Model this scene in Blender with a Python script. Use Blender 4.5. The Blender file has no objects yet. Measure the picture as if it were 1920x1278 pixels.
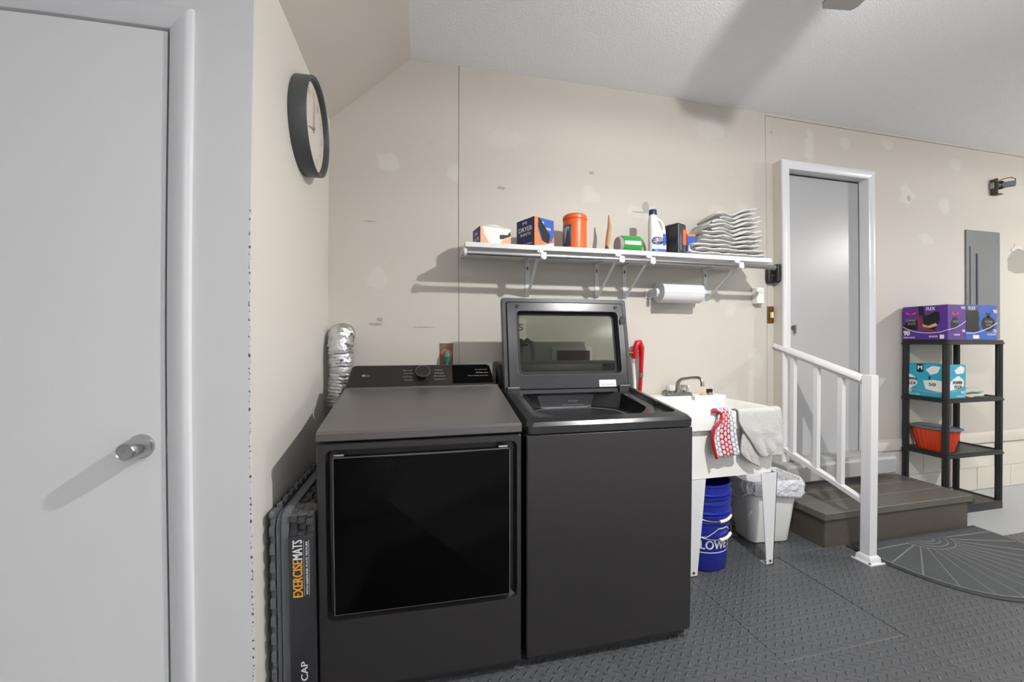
import bpy, bmesh, math, random
from mathutils import Matrix, Vector, noise
random.seed(7)
S = bpy.context.scene
C = S.collection
PI = math.pi

# ---------------------------------------------------------------- camera, world, exposure
# wide-angle lens with the slight barrel distortion of the photograph's lens
CAM_H = 1.21
F_PX, K1, K2 = 750.8, 0.0508, -0.0159
cd = bpy.data.cameras.new('camera')
cam = bpy.data.objects.new('camera', cd)
C.objects.link(cam)
S.camera = cam
cam.location = (0, 0, CAM_H)
yaw, pitch = 0.2154, -0.001
cam.rotation_euler = (PI/2 + pitch, 0, -yaw)
cd.sensor_fit = 'HORIZONTAL'
cd.sensor_width = 36.0
cd.sensor_height = 36.0*1278/1920
cd.clip_start = 0.02

def fit_lens():
    # least squares of theta(r) on r, r^2, r^3, r^4 (r in mm on the sensor)
    import numpy as np
    r = np.linspace(0.001, 1170, 400)
    ru = r*(1 + K1*(r*r/1e6) + K2*(r*r/1e6)**2)
    th = np.arctan(ru/F_PX)
    mm = r*36.0/1920
    A = np.stack([mm, mm**2, mm**3, mm**4], 1)
    c, *_ = np.linalg.lstsq(A, th, rcond=None)
    return [float(v) for v in c]
k = fit_lens()
cd.type = 'PANO'
holder = cd if hasattr(cd, 'panorama_type') else cd.cycles
holder.panorama_type = 'FISHEYE_LENS_POLYNOMIAL'
holder.fisheye_fov = PI
holder.fisheye_polynomial_k0 = 0.0
holder.fisheye_polynomial_k1 = -k[0]
holder.fisheye_polynomial_k2 = -k[1]
holder.fisheye_polynomial_k3 = -k[2]
holder.fisheye_polynomial_k4 = -k[3]

w = bpy.data.worlds.new('world')
S.world = w
w.use_nodes = True
w.node_tree.nodes['Background'].inputs[0].default_value = (0.94, 0.97, 1, 1)
w.node_tree.nodes['Background'].inputs[1].default_value = 1.3
S.view_settings.view_transform = 'Standard'
S.view_settings.look = 'None'
S.view_settings.gamma = 1.0
S.view_settings.exposure = 0.09
S.cycles.max_bounces = 10
S.cycles.diffuse_bounces = 6
S.cycles.use_denoising = True
S.cycles.sample_clamp_indirect = 6.0

FAN = (1.40, 0.55)
FAN2 = (5.35, 0.62)
FAN_WATT = 68.0
DOWN_GAIN = 2.7
FILL_WATT = 80.0

# ---------------------------------------------------------------- materials
def lin(c):
    return c/12.92 if c <= 0.04045 else ((c+0.055)/1.055)**2.4
def rgb(h):
    return tuple(lin(int(h[i:i+2], 16)/255) for i in (0, 2, 4)) + (1,)
def mat(name, color, rough=0.5, metal=0.0, bump=0.0, bscale=60, vary=0.0, vscale=4, coat=0.0, spec=0.5, trans=0.0, alpha=1.0, subsurf=0.0):
    m = bpy.data.materials.new(name)
    m.use_nodes = True
    nt = m.node_tree
    b = nt.nodes['Principled BSDF']
    col = rgb(color) if isinstance(color, str) else color
    b.inputs['Base Color'].default_value = col
    b.inputs['Roughness'].default_value = rough
    b.inputs['Metallic'].default_value = metal
    b.inputs['Specular IOR Level'].default_value = spec
    b.inputs['Coat Weight'].default_value = coat
    b.inputs['Transmission Weight'].default_value = trans
    b.inputs['Alpha'].default_value = alpha
    tc = nt.nodes.new('ShaderNodeTexCoord')
    if vary:
        n = nt.nodes.new('ShaderNodeTexNoise')
        n.inputs['Scale'].default_value = vscale
        n.inputs['Detail'].default_value = 5
        nt.links.new(tc.outputs['Object'], n.inputs['Vector'])
        mx = nt.nodes.new('ShaderNodeMix')
        mx.data_type = 'RGBA'
        mx.inputs['A'].default_value = tuple(max(0, c*(1-vary)) for c in col[:3]) + (1,)
        mx.inputs['B'].default_value = tuple(min(1, c*(1+vary)) for c in col[:3]) + (1,)
        nt.links.new(n.outputs['Fac'], mx.inputs['Factor'])
        nt.links.new(mx.outputs['Result'], b.inputs['Base Color'])
    if bump:
        n = nt.nodes.new('ShaderNodeTexNoise')
        n.inputs['Scale'].default_value = bscale
        n.inputs['Detail'].default_value = 3
        nt.links.new(tc.outputs['Object'], n.inputs['Vector'])
        bp = nt.nodes.new('ShaderNodeBump')
        bp.inputs['Strength'].default_value = bump
        bp.inputs['Distance'].default_value = 0.002
        nt.links.new(n.outputs['Fac'], bp.inputs['Height'])
        nt.links.new(bp.outputs['Normal'], b.inputs['Normal'])
    return m

def N(nt, typ, **kw):
    n = nt.nodes.new(typ)
    for a, v in kw.items():
        setattr(n, a, v)
    return n
def math_node(nt, op, a, b=None, c=None):
    n = nt.nodes.new('ShaderNodeMath')
    n.operation = op
    for i, v in enumerate((a, b, c)):
        if v is None: continue
        if isinstance(v, (int, float)): n.inputs[i].default_value = v
        else: nt.links.new(v, n.inputs[i])
    return n.outputs[0]

def painted_wall(name, color, patches, spots=0.5, darks=()):
    # old painted drywall: soft texture, spackle spots (x, z, rx, rz), small scuffs
    m = mat(name, color, rough=0.55, bump=0.25, bscale=45)
    nt = m.node_tree
    b = nt.nodes['Principled BSDF']
    tc = N(nt, 'ShaderNodeTexCoord')
    sep = N(nt, 'ShaderNodeSeparateXYZ')
    nt.links.new(tc.outputs['Object'], sep.inputs[0])
    wob = N(nt, 'ShaderNodeTexNoise')
    wob.inputs['Scale'].default_value = 14
    wob.inputs['Detail'].default_value = 5
    nt.links.new(tc.outputs['Object'], wob.inputs['Vector'])
    total = None
    for (px, pz, rx, rz, s) in patches:
        dx = math_node(nt, 'MULTIPLY', math_node(nt, 'SUBTRACT', sep.outputs[0], px), 1/rx)
        dz = math_node(nt, 'MULTIPLY', math_node(nt, 'SUBTRACT', sep.outputs[2], pz), 1/rz)
        d = math_node(nt, 'ADD', math_node(nt, 'MULTIPLY', dx, dx), math_node(nt, 'MULTIPLY', dz, dz))
        d = math_node(nt, 'ADD', d, math_node(nt, 'MULTIPLY', wob.outputs['Fac'], 2.6))
        e = math_node(nt, 'MULTIPLY', math_node(nt, 'SUBTRACT', 2.1, d), 2.2)
        n = nt.nodes.new('ShaderNodeClamp')
        nt.links.new(e, n.inputs[0])
        e = math_node(nt, 'MULTIPLY', n.outputs[0], s)
        total = e if total is None else math_node(nt, 'MAXIMUM', total, e)
    scuff = N(nt, 'ShaderNodeTexNoise')
    scuff.inputs['Scale'].default_value = 9
    scuff.inputs['Detail'].default_value = 8
    scuff.inputs['Roughness'].default_value = 0.75
    nt.links.new(tc.outputs['Object'], scuff.inputs['Vector'])
    ramp = N(nt, 'ShaderNodeValToRGB')
    ramp.color_ramp.elements[0].position = 0.27
    ramp.color_ramp.elements[0].color = (0.72, 0.70, 0.66, 1)
    ramp.color_ramp.elements[1].position = 0.36
    ramp.color_ramp.elements[1].color = (1, 1, 1, 1)
    nt.links.new(scuff.outputs['Fac'], ramp.inputs[0])
    base = rgb(color)
    mx = N(nt, 'ShaderNodeMix', data_type='RGBA')
    mx.inputs['A'].default_value = base
    mx.inputs['B'].default_value = rgb('cfccc5')
    if total is not None: nt.links.new(total, mx.inputs['Factor'])
    else: mx.inputs['Factor'].default_value = 0
    mu = N(nt, 'ShaderNodeMix', data_type='RGBA', blend_type='MULTIPLY')
    mu.inputs['Factor'].default_value = spots
    nt.links.new(mx.outputs['Result'], mu.inputs['A'])
    nt.links.new(ramp.outputs[0], mu.inputs['B'])
    dk = None
    for (px, pz, rx, rz) in darks:
        dx = math_node(nt, 'MULTIPLY', math_node(nt, 'SUBTRACT', sep.outputs[0], px), 1/rx)
        dz = math_node(nt, 'MULTIPLY', math_node(nt, 'SUBTRACT', sep.outputs[2], pz), 1/rz)
        d = math_node(nt, 'ADD', math_node(nt, 'MULTIPLY', dx, dx), math_node(nt, 'MULTIPLY', dz, dz))
        e = math_node(nt, 'MULTIPLY', math_node(nt, 'LESS_THAN', math_node(nt, 'ADD', d, math_node(nt, 'MULTIPLY', scuff.outputs['Fac'], 3)), 2.1), .55)
        dk = e if dk is None else math_node(nt, 'MAXIMUM', dk, e)
    last = mu.outputs['Result']
    if dk is not None:
        m3 = N(nt, 'ShaderNodeMix', data_type='RGBA')
        nt.links.new(dk, m3.inputs['Factor'])
        nt.links.new(last, m3.inputs['A'])
        m3.inputs['B'].default_value = rgb('7d786f')
        last = m3.outputs['Result']
    nt.links.new(last, b.inputs['Base Color'])
    return m

M = {}
M['wall'] = painted_wall('cream_painted_wall', 'c5bfb6', [
    (-0.20, 2.20, .07, .07, .8), (0.16, 2.16, .06, .06, .7), (-0.25, 1.55, .06, .08, .5), (1.35, 2.03, .12, .06, .55),
    (1.0, 2.1, .08, .07, .5), (1.85, 2.62, .14, .10, .5), (2.68, 2.60, .05, .16, .8), (3.0, 2.66, .07, .05, .7),
    (3.42, 2.70, .07, .05, .7), (3.62, 2.33, .09, .11, .8), (4.02, 2.28, .07, .07, .8), (4.15, 2.62, .08, .07, .6),
    (3.82, 2.0, .10, .06, .6), (4.3, 2.0, .06, .10, .4), (1.9, 2.05, .10, .08, .4), (0.45, 2.4, .14, .08, .35), (2.0, 1.42, .06, .05, .5), (2.2, 1.05, .08, .12, .5), (2.1, 2.1, .05, .05, .5)],
    darks=[(-.27, 1.300, .055, .010), (-.24, 1.325, .022, .014), (1.37, 2.06, .030, .045), (1.32, 2.02, .08, .006), (.0, 1.285, .09, .005), (1.0, 2.24, .02, .012), (-.30, 1.86, .05, .006), (.44, 2.1, .03, .012), (3.64, 2.31, .02, .03), (2.35, 2.66, .012, .012)])
M['clock_wall'] = painted_wall('pale_cream_wall', 'd8d4cc', [], .35)
M['closet_wall'] = mat('cool_white_painted_wall', 'dcdcdc', rough=.5, bump=.25, bscale=50, vary=.03)
M['ceiling'] = mat('popcorn_ceiling', 'efeff1', rough=.85, bump=1.0, bscale=150)
M['ceiling'].node_tree.nodes['Bump'].inputs['Distance'].default_value = .0035
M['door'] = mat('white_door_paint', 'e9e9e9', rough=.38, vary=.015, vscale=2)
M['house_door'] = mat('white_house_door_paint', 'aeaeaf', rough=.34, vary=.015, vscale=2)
M['trim'] = mat('white_gloss_trim', 'dcdcde', rough=.28)
M['gap'] = mat('dark_gap', '1c1c1c', rough=.9)
M['concrete'] = mat('painted_concrete', 'a6a8aa', rough=.45, bump=.3, bscale=20, vary=.06, vscale=3)
M['block'] = mat('cream_block', 'd4cfc4', rough=.6, bump=.4, bscale=12, vary=.04)
M['sill'] = mat('grey_sill_paint', '9c9c9c', rough=.55, bump=.3, bscale=20, vary=.08)
M['white_metal'] = mat('white_enamel', 'd8d8da', rough=.3)
M['white_plastic'] = mat('white_plastic', 'e9e8e4', rough=.35, bump=.1, bscale=30, vary=.03)
M['melamine'] = mat('white_melamine', 'dad9d8', rough=.35)
M['chrome'] = mat('brushed_chrome', 'b8b8b8', rough=.25, metal=1)
M['satin'] = mat('satin_nickel', '9c9a95', rough=.32, metal=1)
M['brass'] = mat('aged_brass', '8a6a30', rough=.35, metal=1, vary=.2)
M['black_steel'] = mat('black_stainless', '3a3838', rough=.36, metal=.55, vary=.04, vscale=2)
M['lit_top_and_trim'] = mat('lit_grey_top_and_trim', '6a6665', rough=.33, metal=.5, spec=.5)  # light from above put into the dryer top's paler colour; trim shares it
M['black_plastic'] = mat('black_plastic', '1c1c1e', rough=.4, bump=.15, bscale=80)
M['dark_plastic'] = mat('charcoal_gloss_plastic', '1f2022', rough=.26, spec=.6)
M['black_gloss'] = mat('black_glass', '040404', rough=.13, spec=.06)
M['panel_dark'] = mat('bronze_black_panel', '2a2624', rough=.3, metal=.3)
M['letter_white'] = mat('white_print', 'e6e6e6', rough=.5)
M['letter_grey'] = mat('grey_print', '9a9a9a', rough=.5)
M['letter_gold'] = mat('gold_print', 'e8a42c', rough=.5)
M['foil'] = mat('crinkled_foil', 'dededf', rough=.33, metal=1, bump=1.0, bscale=70)
M['foil'].node_tree.nodes['Bump'].inputs['Distance'].default_value = .006
M['rubber'] = mat('black_foam_rubber', '2b2c2e', rough=.65, bump=.4, bscale=150)
M['rubber_grey'] = mat('grey_foam_edge', '55575a', rough=.7, bump=.5, bscale=120, vary=.1)
M['wrap_label'] = mat('charcoal_wrap', '2b2b2f', rough=.25, bump=.5, bscale=18)
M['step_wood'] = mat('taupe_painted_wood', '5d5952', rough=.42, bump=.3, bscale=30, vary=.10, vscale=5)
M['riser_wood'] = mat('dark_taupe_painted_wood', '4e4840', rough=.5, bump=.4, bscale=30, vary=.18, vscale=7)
M['blue_bucket'] = mat('blue_bucket_plastic', '18248a', rough=.35)
M['liner'] = mat('white_bin_liner', 'd4d5da', rough=.3, bump=1.0, bscale=26)
M['liner'].node_tree.nodes['Bump'].inputs['Distance'].default_value = .02
M['panel_grey'] = mat('grey_enamel', '6f7274', rough=.4, vary=.03)
M['orange'] = mat('orange_plastic', 'e0601f', rough=.35)
M['orange_basin'] = mat('red_orange_plastic', 'c63c1e', rough=.4)
M['teal_grey'] = mat('teal_grey_plastic', '5c6a70', rough=.35)
M['navy'] = mat('navy_card', '1b2458', rough=.4)
M['blue'] = mat('blue_card', '2b57b0', rough=.4, vary=.15, vscale=12)
M['orange_card'] = mat('orange_card', 'e27a3c', rough=.4, vary=.3, vscale=25)
M['cream_card'] = mat('cream_card', 'e2dcd4', rough=.5)
M['black'] = mat('black_void', '08080a', rough=.6)
M['green'] = mat('green_foil', '2f8f3a', rough=.25)
M['purple'] = mat('purple_card', '512a86', rough=.35, vary=.15, vscale=14)
M['teal'] = mat('teal_card', '2aa0bc', rough=.35, vary=.25, vscale=9)
M['pink'] = mat('pink_print', 'c8386e', rough=.5)
M['red'] = mat('red_plastic', 'b81424', rough=.35)
M['redbox'] = mat('dark_red_card', '7e2a28', rough=.5)
M['tan'] = mat('tan_wood', 'c6a880', rough=.5)
M['dusk'] = mat('slate_print', '4a4c60', rough=.5)
M['towel_white'] = mat('white_terry', 'c8c6c3', rough=.95, bump=1.0, bscale=160)
M['towel_grey'] = mat('grey_terry', 'bcbab7', rough=.95, bump=1.0, bscale=170)
M['towel_sage'] = mat('sage_terry', 'b9beb4', rough=.95, bump=1.0, bscale=170)
for t in ('towel_white', 'towel_grey', 'towel_sage'):
    M[t].node_tree.nodes['Bump'].inputs['Distance'].default_value = .004
M['paper'] = mat('paper_towel', 'dddde0', rough=.8, bump=.3, bscale=90)
M['clock_rim'] = mat('charcoal_rim', '434547', rough=.4)
M['clock_face'] = mat('ivory_dial', 'd6cdc3', rough=.6)
M['fan_blade'] = mat('grey_brown_blade', '8a8683', rough=.5)
M['acrylic'] = mat('frosted_acrylic', 'cfcfca', rough=.15, spec=.8)
M['teal_edge'] = mat('grey_blue_wire', '4c6a70', rough=.5)
M['shadow_patch'] = mat('painted_shadow_grey', '9b9993', rough=.8, bump=.3, bscale=40)  # tone of a shadow on the wall, painted in
M['doormat'] = mat('grey_ribbed_carpet', '434546', rough=.95, bump=1.0, bscale=240, vary=.2, vscale=90)
M['doormat_rib'] = mat('pale_grey_ribbed_carpet', '686a6a', rough=.95, bump=1.0, bscale=240)
M['brown'] = mat('brown_leaf', '4a3226', rough=.8)
M['plaster'] = mat('white_scrap', 'cfcac0', rough=.9)

def rubber_tread():
    m = mat('diamond_plate_rubber', '4b4d4f', rough=.42, vary=.2, vscale=2.5)
    nt = m.node_tree
    b = nt.nodes['Principled BSDF']
    geo = N(nt, 'ShaderNodeNewGeometry')
    mp = N(nt, 'ShaderNodeMapping')
    mp.inputs['Rotation'].default_value = (0, 0, PI/4)
    mp.inputs['Scale'].default_value = (1/.031, 1/.031, 1)
    nt.links.new(geo.outputs['Position'], mp.inputs[0])
    sep = N(nt, 'ShaderNodeSeparateXYZ')
    nt.links.new(mp.outputs[0], sep.inputs[0])
    X, Y = sep.outputs[0], sep.outputs[1]
    fx = math_node(nt, 'SUBTRACT', math_node(nt, 'FRACT', X), .5)
    fy = math_node(nt, 'SUBTRACT', math_node(nt, 'FRACT', Y), .5)
    par = math_node(nt, 'MODULO', math_node(nt, 'ABSOLUTE', math_node(nt, 'ADD', math_node(nt, 'FLOOR', X), math_node(nt, 'FLOOR', Y))), 2)
    def bar(u, v):
        a = math_node(nt, 'MULTIPLY', math_node(nt, 'MULTIPLY', u, u), 1/(.44*.44))
        c = math_node(nt, 'MULTIPLY', math_node(nt, 'MULTIPLY', v, v), 1/(.17*.17))
        return math_node(nt, 'MAXIMUM', math_node(nt, 'SUBTRACT', 1, math_node(nt, 'ADD', a, c)), 0)
    mixv = N(nt, 'ShaderNodeMix', data_type='FLOAT')
    nt.links.new(par, mixv.inputs['Factor'])
    nt.links.new(bar(fx, fy), mixv.inputs['A'])
    nt.links.new(bar(fy, fx), mixv.inputs['B'])
    h = math_node(nt, 'POWER', mixv.outputs['Result'], .5)
    bp = N(nt, 'ShaderNodeBump')
    bp.inputs['Strength'].default_value = 1
    bp.inputs['Distance'].default_value = .005
    nt.links.new(h, bp.inputs['Height'])
    nt.links.new(bp.outputs['Normal'], b.inputs['Normal'])
    return m
M['tread'] = rubber_tread()

def window_glass():
    m = bpy.data.materials.new('tinted_lid_glass')
    m.use_nodes = True
    nt = m.node_tree
    nt.nodes.clear()
    o = N(nt, 'ShaderNodeOutputMaterial')
    t = N(nt, 'ShaderNodeBsdfTransparent')
    t.inputs[0].default_value = (.60, .62, .58, 1)
    g = N(nt, 'ShaderNodeBsdfGlossy')
    g.inputs['Roughness'].default_value = .02
    f = N(nt, 'ShaderNodeFresnel')
    f.inputs[0].default_value = 1.5
    x = N(nt, 'ShaderNodeMixShader')
    nt.links.new(f.outputs[0], x.inputs[0])
    nt.links.new(t.outputs[0], x.inputs[1])
    nt.links.new(g.outputs[0], x.inputs[2])
    nt.links.new(x.outputs[0], o.inputs[0])
    return m
M['glass'] = window_glass()

def mitt_fabric():
    # knitted rows, pink and red zigzag band down the middle
    m = mat('striped_knit', 'd4d2d0', rough=.95)
    nt = m.node_tree
    b = nt.nodes['Principled BSDF']
    uv = N(nt, 'ShaderNodeUVMap')
    mp = N(nt, 'ShaderNodeMapping')
    mp.inputs['Scale'].default_value = (7, 12, 1)
    nt.links.new(uv.outputs[0], mp.inputs[0])
    sep = N(nt, 'ShaderNodeSeparateXYZ')
    nt.links.new(mp.outputs[0], sep.inputs[0])
    col_i = math_node(nt, 'FLOOR', sep.outputs[0])
    sh = math_node(nt, 'ADD', sep.outputs[1], math_node(nt, 'MULTIPLY', math_node(nt, 'MODULO', col_i, 2), .5))
    fx = math_node(nt, 'SUBTRACT', math_node(nt, 'FRACT', sep.outputs[0]), .5)
    fy = math_node(nt, 'SUBTRACT', math_node(nt, 'FRACT', sh), .5)
    d = math_node(nt, 'ADD', math_node(nt, 'MULTIPLY', fx, fx), math_node(nt, 'MULTIPLY', fy, fy))
    inside = math_node(nt, 'LESS_THAN', d, .17)
    band = math_node(nt, 'MULTIPLY', math_node(nt, 'GREATER_THAN', sep.outputs[0], 2), math_node(nt, 'LESS_THAN', sep.outputs[0], 5))
    c1 = N(nt, 'ShaderNodeMix', data_type='RGBA')
    c1.inputs['A'].default_value = rgb('9098a2'); c1.inputs['B'].default_value = rgb('8e1f30')
    nt.links.new(band, c1.inputs['Factor'])
    c2 = N(nt, 'ShaderNodeMix', data_type='RGBA')
    c2.inputs['A'].default_value = rgb('d6d6d6'); c2.inputs['B'].default_value = rgb('deb4b8')
    nt.links.new(band, c2.inputs['Factor'])
    c3 = N(nt, 'ShaderNodeMix', data_type='RGBA')
    nt.links.new(inside, c3.inputs['Factor'])
    nt.links.new(c1.outputs['Result'], c3.inputs['A'])
    nt.links.new(c2.outputs['Result'], c3.inputs['B'])
    nt.links.new(c3.outputs['Result'], b.inputs['Base Color'])
    bp = N(nt, 'ShaderNodeBump')
    bp.inputs['Distance'].default_value = .006
    nt.links.new(math_node(nt, 'SUBTRACT', .5, d), bp.inputs['Height'])
    nt.links.new(bp.outputs['Normal'], b.inputs['Normal'])
    return m
M['mitt'] = mitt_fabric()

def chipped_corner():
    # flaked paint along the corner edge and a faint crack
    m = M['closet_wall']
    nt = m.node_tree
    b = nt.nodes['Principled BSDF']
    src = b.inputs['Base Color'].links[0].from_socket
    tc = N(nt, 'ShaderNodeTexCoord')
    sep = N(nt, 'ShaderNodeSeparateXYZ')
    nt.links.new(tc.outputs['Object'], sep.inputs[0])
    n = N(nt, 'ShaderNodeTexNoise')
    n.inputs['Scale'].default_value = 75
    n.inputs['Detail'].default_value = 3
    nt.links.new(tc.outputs['Object'], n.inputs['Vector'])
    edge = math_node(nt, 'GREATER_THAN', sep.outputs[0], -.5095)
    chip = math_node(nt, 'GREATER_THAN', n.outputs['Fac'], .56)
    low = math_node(nt, 'LESS_THAN', sep.outputs[2], 1.62)
    f = math_node(nt, 'MULTIPLY', math_node(nt, 'MULTIPLY', edge, chip), low)
    mx = N(nt, 'ShaderNodeMix', data_type='RGBA')
    nt.links.new(f, mx.inputs['Factor'])
    nt.links.new(src, mx.inputs['A'])
    mx.inputs['B'].default_value = rgb('4a4844')
    nt.links.new(mx.outputs['Result'], b.inputs['Base Color'])
chipped_corner()

# ---------------------------------------------------------------- mesh helpers
MW = {}
class MB:
    def __init__(s):
        s.v = []; s.f = []; s.uv = None; s.marks = []
    def mark(s):
        s.marks.append((len(s.v), len(s.f)))
    def add(s, vs, fs):
        o = len(s.v)
        s.v += [Vector(p) for p in vs]
        s.f += [tuple(i+o for i in f) for f in fs]
        return s
    def box(s, x0, x1, y0, y1, z0, z1):
        vs = [(x, y, z) for x in (x0, x1) for y in (y0, y1) for z in (z0, z1)]
        return s.add(vs, [(0,1,3,2), (4,6,7,5), (0,4,5,1), (2,3,7,6), (0,2,6,4), (1,5,7,3)])
    def prism(s, poly, a, b):
        # closed outline (list of 3D points) swept from offset a to offset b
        n = len(poly)
        a = Vector(a); b = Vector(b)
        vs = [Vector(p)+a for p in poly] + [Vector(p)+b for p in poly]
        fs = [tuple(range(n))[::-1], tuple(range(n, 2*n))]
        fs += [(i, (i+1) % n, (i+1) % n+n, i+n) for i in range(n)]
        return s.add(vs, fs)
    def loops(s, rings, cap0=True, cap1=True, closed=True):
        n = len(rings[0])
        vs = [p for r in rings for p in r]
        fs = []
        for k in range(len(rings)-1):
            for i in range(n if closed else n-1):
                j = (i+1) % n
                fs.append((k*n+i, k*n+j, (k+1)*n+j, (k+1)*n+i))
        if cap0: fs.append(tuple(range(n))[::-1])
        if cap1: fs.append(tuple(range((len(rings)-1)*n, len(rings)*n)))
        return s.add(vs, fs)
    def tube(s, path, r, n=12, caps=True, flat=1.0):
        path = [Vector(p) for p in path]
        rs = r if isinstance(r, (list, tuple)) else [r]*len(path)
        rings = []
        t0 = (path[1]-path[0]).normalized()
        up = Vector((0, 0, 1)) if abs(t0.z) < .9 else Vector((1, 0, 0))
        u = t0.cross(up).normalized()
        for i, p in enumerate(path):
            if i == 0: t = path[1]-path[0]
            elif i == len(path)-1: t = path[-1]-path[-2]
            else: t = (path[i+1]-path[i]).normalized()+(path[i]-path[i-1]).normalized()
            t.normalize()
            u = (u - t*u.dot(t)).normalized()
            v = t.cross(u)
            rings.append([p+(u*math.cos(2*PI*k/n)+v*math.sin(2*PI*k/n)*flat)*rs[i] for k in range(n)])
        return s.loops(rings, caps, caps)
    def cyl(s, p0, p1, r0, r1=None, n=24):
        return s.tube([p0, p1], [r0, r0 if r1 is None else r1], n)
    def lathe(s, prof, c=(0, 0, 0), n=32, axis='Z', sx=1, sy=1):
        # prof: list of (radius, height) along the axis
        rings = []
        for (r, h) in prof:
            ring = []
            for k in range(n):
                a = 2*PI*k/n
                x, y = r*math.cos(a)*sx, r*math.sin(a)*sy
                if axis == 'Z': p = (x, y, h)
                elif axis == 'X': p = (h, x, y)
                else: p = (x, h, y)
                ring.append(Vector(p)+Vector(c))
            rings.append(ring)
        return s.loops(rings)
    def build(s, name, m, parent=None, **kw):
        # separate words and printed patches become separate parts
        if len(s.marks) < 2: return s.build_one(name, m, parent, **kw)
        cut = s.marks+[(len(s.v), len(s.f))]
        cut[0] = (0, 0)
        for (v0, f0), (v1, f1) in zip(cut[:-1], cut[1:]):
            if v1 == v0: continue
            q = MB(); q.v = s.v[v0:v1]; q.f = [tuple(i-v0 for i in f) for f in s.f[f0:f1]]
            o = q.build_one(name, m, parent, **kw)
        return o
    def build_one(s, name, m, parent=None, bevel=0, seg=2, smooth=35, local=False, solid=0, sub=0, uv=None):
        me = bpy.data.meshes.new(name)
        vs = s.v
        if parent is not None and not local:
            inv = MW[parent.name].inverted()
            vs = [inv @ p for p in vs]
        me.from_pydata([tuple(p) for p in vs], [], s.f)
        bm = bmesh.new(); bm.from_mesh(me)
        bmesh.ops.recalc_face_normals(bm, faces=bm.faces)
        bm.to_mesh(me); bm.free()
        me.polygons.foreach_set('use_smooth', [True]*len(me.polygons))
        me.set_sharp_from_angle(angle=math.radians(smooth))
        if uv:
            l = me.uv_layers.new(name='UVMap')
            for lp in me.loops:
                l.data[lp.index].uv = uv[lp.vertex_index]
        ms = m if isinstance(m, (list, tuple)) else [m]
        for q in ms: me.materials.append(M[q] if isinstance(q, str) else q)
        o = bpy.data.objects.new(name, me)
        C.objects.link(o)
        if parent is not None:
            o.parent = parent
            MW[o.name] = MW[parent.name]
        else:
            MW[o.name] = Matrix.Identity(4)
        if solid:
            md = o.modifiers.new('thickness', 'SOLIDIFY'); md.thickness = solid; md.offset = 0
        if bevel:
            md = o.modifiers.new('bevel', 'BEVEL'); md.width = bevel; md.segments = seg
            md.limit_method = 'ANGLE'; md.angle_limit = math.radians(40); md.harden_normals = True
        if sub:
            md = o.modifiers.new('smooth', 'SUBSURF'); md.levels = sub; md.render_levels = sub
        return o

def thing(name, label, cat, loc=(0, 0, 0), rz=0, group=None):
    o = bpy.data.objects.new(name, None)
    C.objects.link(o)
    o.location = loc
    o.rotation_euler = (0, 0, rz)
    o.empty_display_size = .05
    MW[o.name] = Matrix.Translation(loc) @ Matrix.Rotation(rz, 4, 'Z')
    o['label'] = label; o['category'] = cat
    if group: o['group'] = group
    return o
def tag(o, label, cat, group=None):
    o['label'] = label; o['category'] = cat
    if group: o['group'] = group
    return o
def struct(mb, name, m, **kw):
    o = mb.build(name, m, **kw)
    if o.parent is None: o['kind'] = 'structure'
    return o
def copy_thing(root, loc, label=None, rz=None):
    def rec(o, p):
        c = o.copy(); C.objects.link(c)
        if p: c.parent = p
        for ch in o.children: rec(ch, c)
        return c
    c = rec(root, None)
    c.location = loc
    if rz is not None: c.rotation_euler = (0, 0, rz)
    if label: c['label'] = label
    return c

def text_shape(body):
    cu = bpy.data.curves.new('t', 'FONT')
    cu.body = body
    cu.resolution_u = 3
    o = bpy.data.objects.new('t', cu)
    C.objects.link(o)
    dg = bpy.context.evaluated_depsgraph_get()
    me = bpy.data.meshes.new_from_object(o.evaluated_get(dg))
    vs = [v.co.copy() for v in me.vertices]
    fs = [tuple(p.vertices) for p in me.polygons]
    C.objects.unlink(o); bpy.data.objects.remove(o); bpy.data.meshes.remove(me); bpy.data.curves.remove(cu)
    x0 = min(v.x for v in vs); x1 = max(v.x for v in vs)
    y0 = min(v.y for v in vs); y1 = max(v.y for v in vs)
    return [((v.x-x0)/(x1-x0), (v.y-y0)/(y1-y0)) for v in vs], fs
def put_text(mb, body, org, xd, yd, wid, hei, bold=0):
    xd = Vector(xd).normalized(); yd = Vector(yd).normalized()
    mb.mark()
    uv, fs = text_shape(body)
    n = xd.cross(yd)*.0003
    for k in range(1 if not bold else 3):
        off = xd*(k*bold*.5) + n*k*.1
        mb.add([Vector(org)+xd*(u*wid)+yd*(v*hei)+off for u, v in uv], fs)
    return mb
def decal(mb, poly, org, xd, yd, lift=.0006, mark=True):
    # thin printed patch; poly in metres on the face spanned by xd, yd
    xd = Vector(xd).normalized(); yd = Vector(yd).normalized()
    n = xd.cross(yd)
    if mark: mb.mark()
    pts = [Vector(org)+xd*a+yd*b for a, b in poly]
    return mb.prism(pts, n*.0, n*lift)
def rect(x0, y0, x1, y1): return [(x0, y0), (x1, y0), (x1, y1), (x0, y1)]
def rrect(x0, x1, z0, z1, r, n=6):
    pts = []
    for cx, cz, a0 in ((x1-r, z1-r, 0), (x0+r, z1-r, PI/2), (x0+r, z0+r, PI), (x1-r, z0+r, 1.5*PI)):
        for k in range(n+1):
            a = a0+PI/2*k/n
            pts.append((cx+r*math.cos(a), cz+r*math.sin(a)))
    return pts

# ---------------------------------------------------------------- room shell
BY = 2.29      # back wall face
CY = 1.307     # closet wall face
CX = -0.504    # clock wall face
CZ = 2.79
struct(MB().box(-2.7, 6.7, -3.7, 2.5, -.16, -.012), 'floor', 'concrete')

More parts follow.
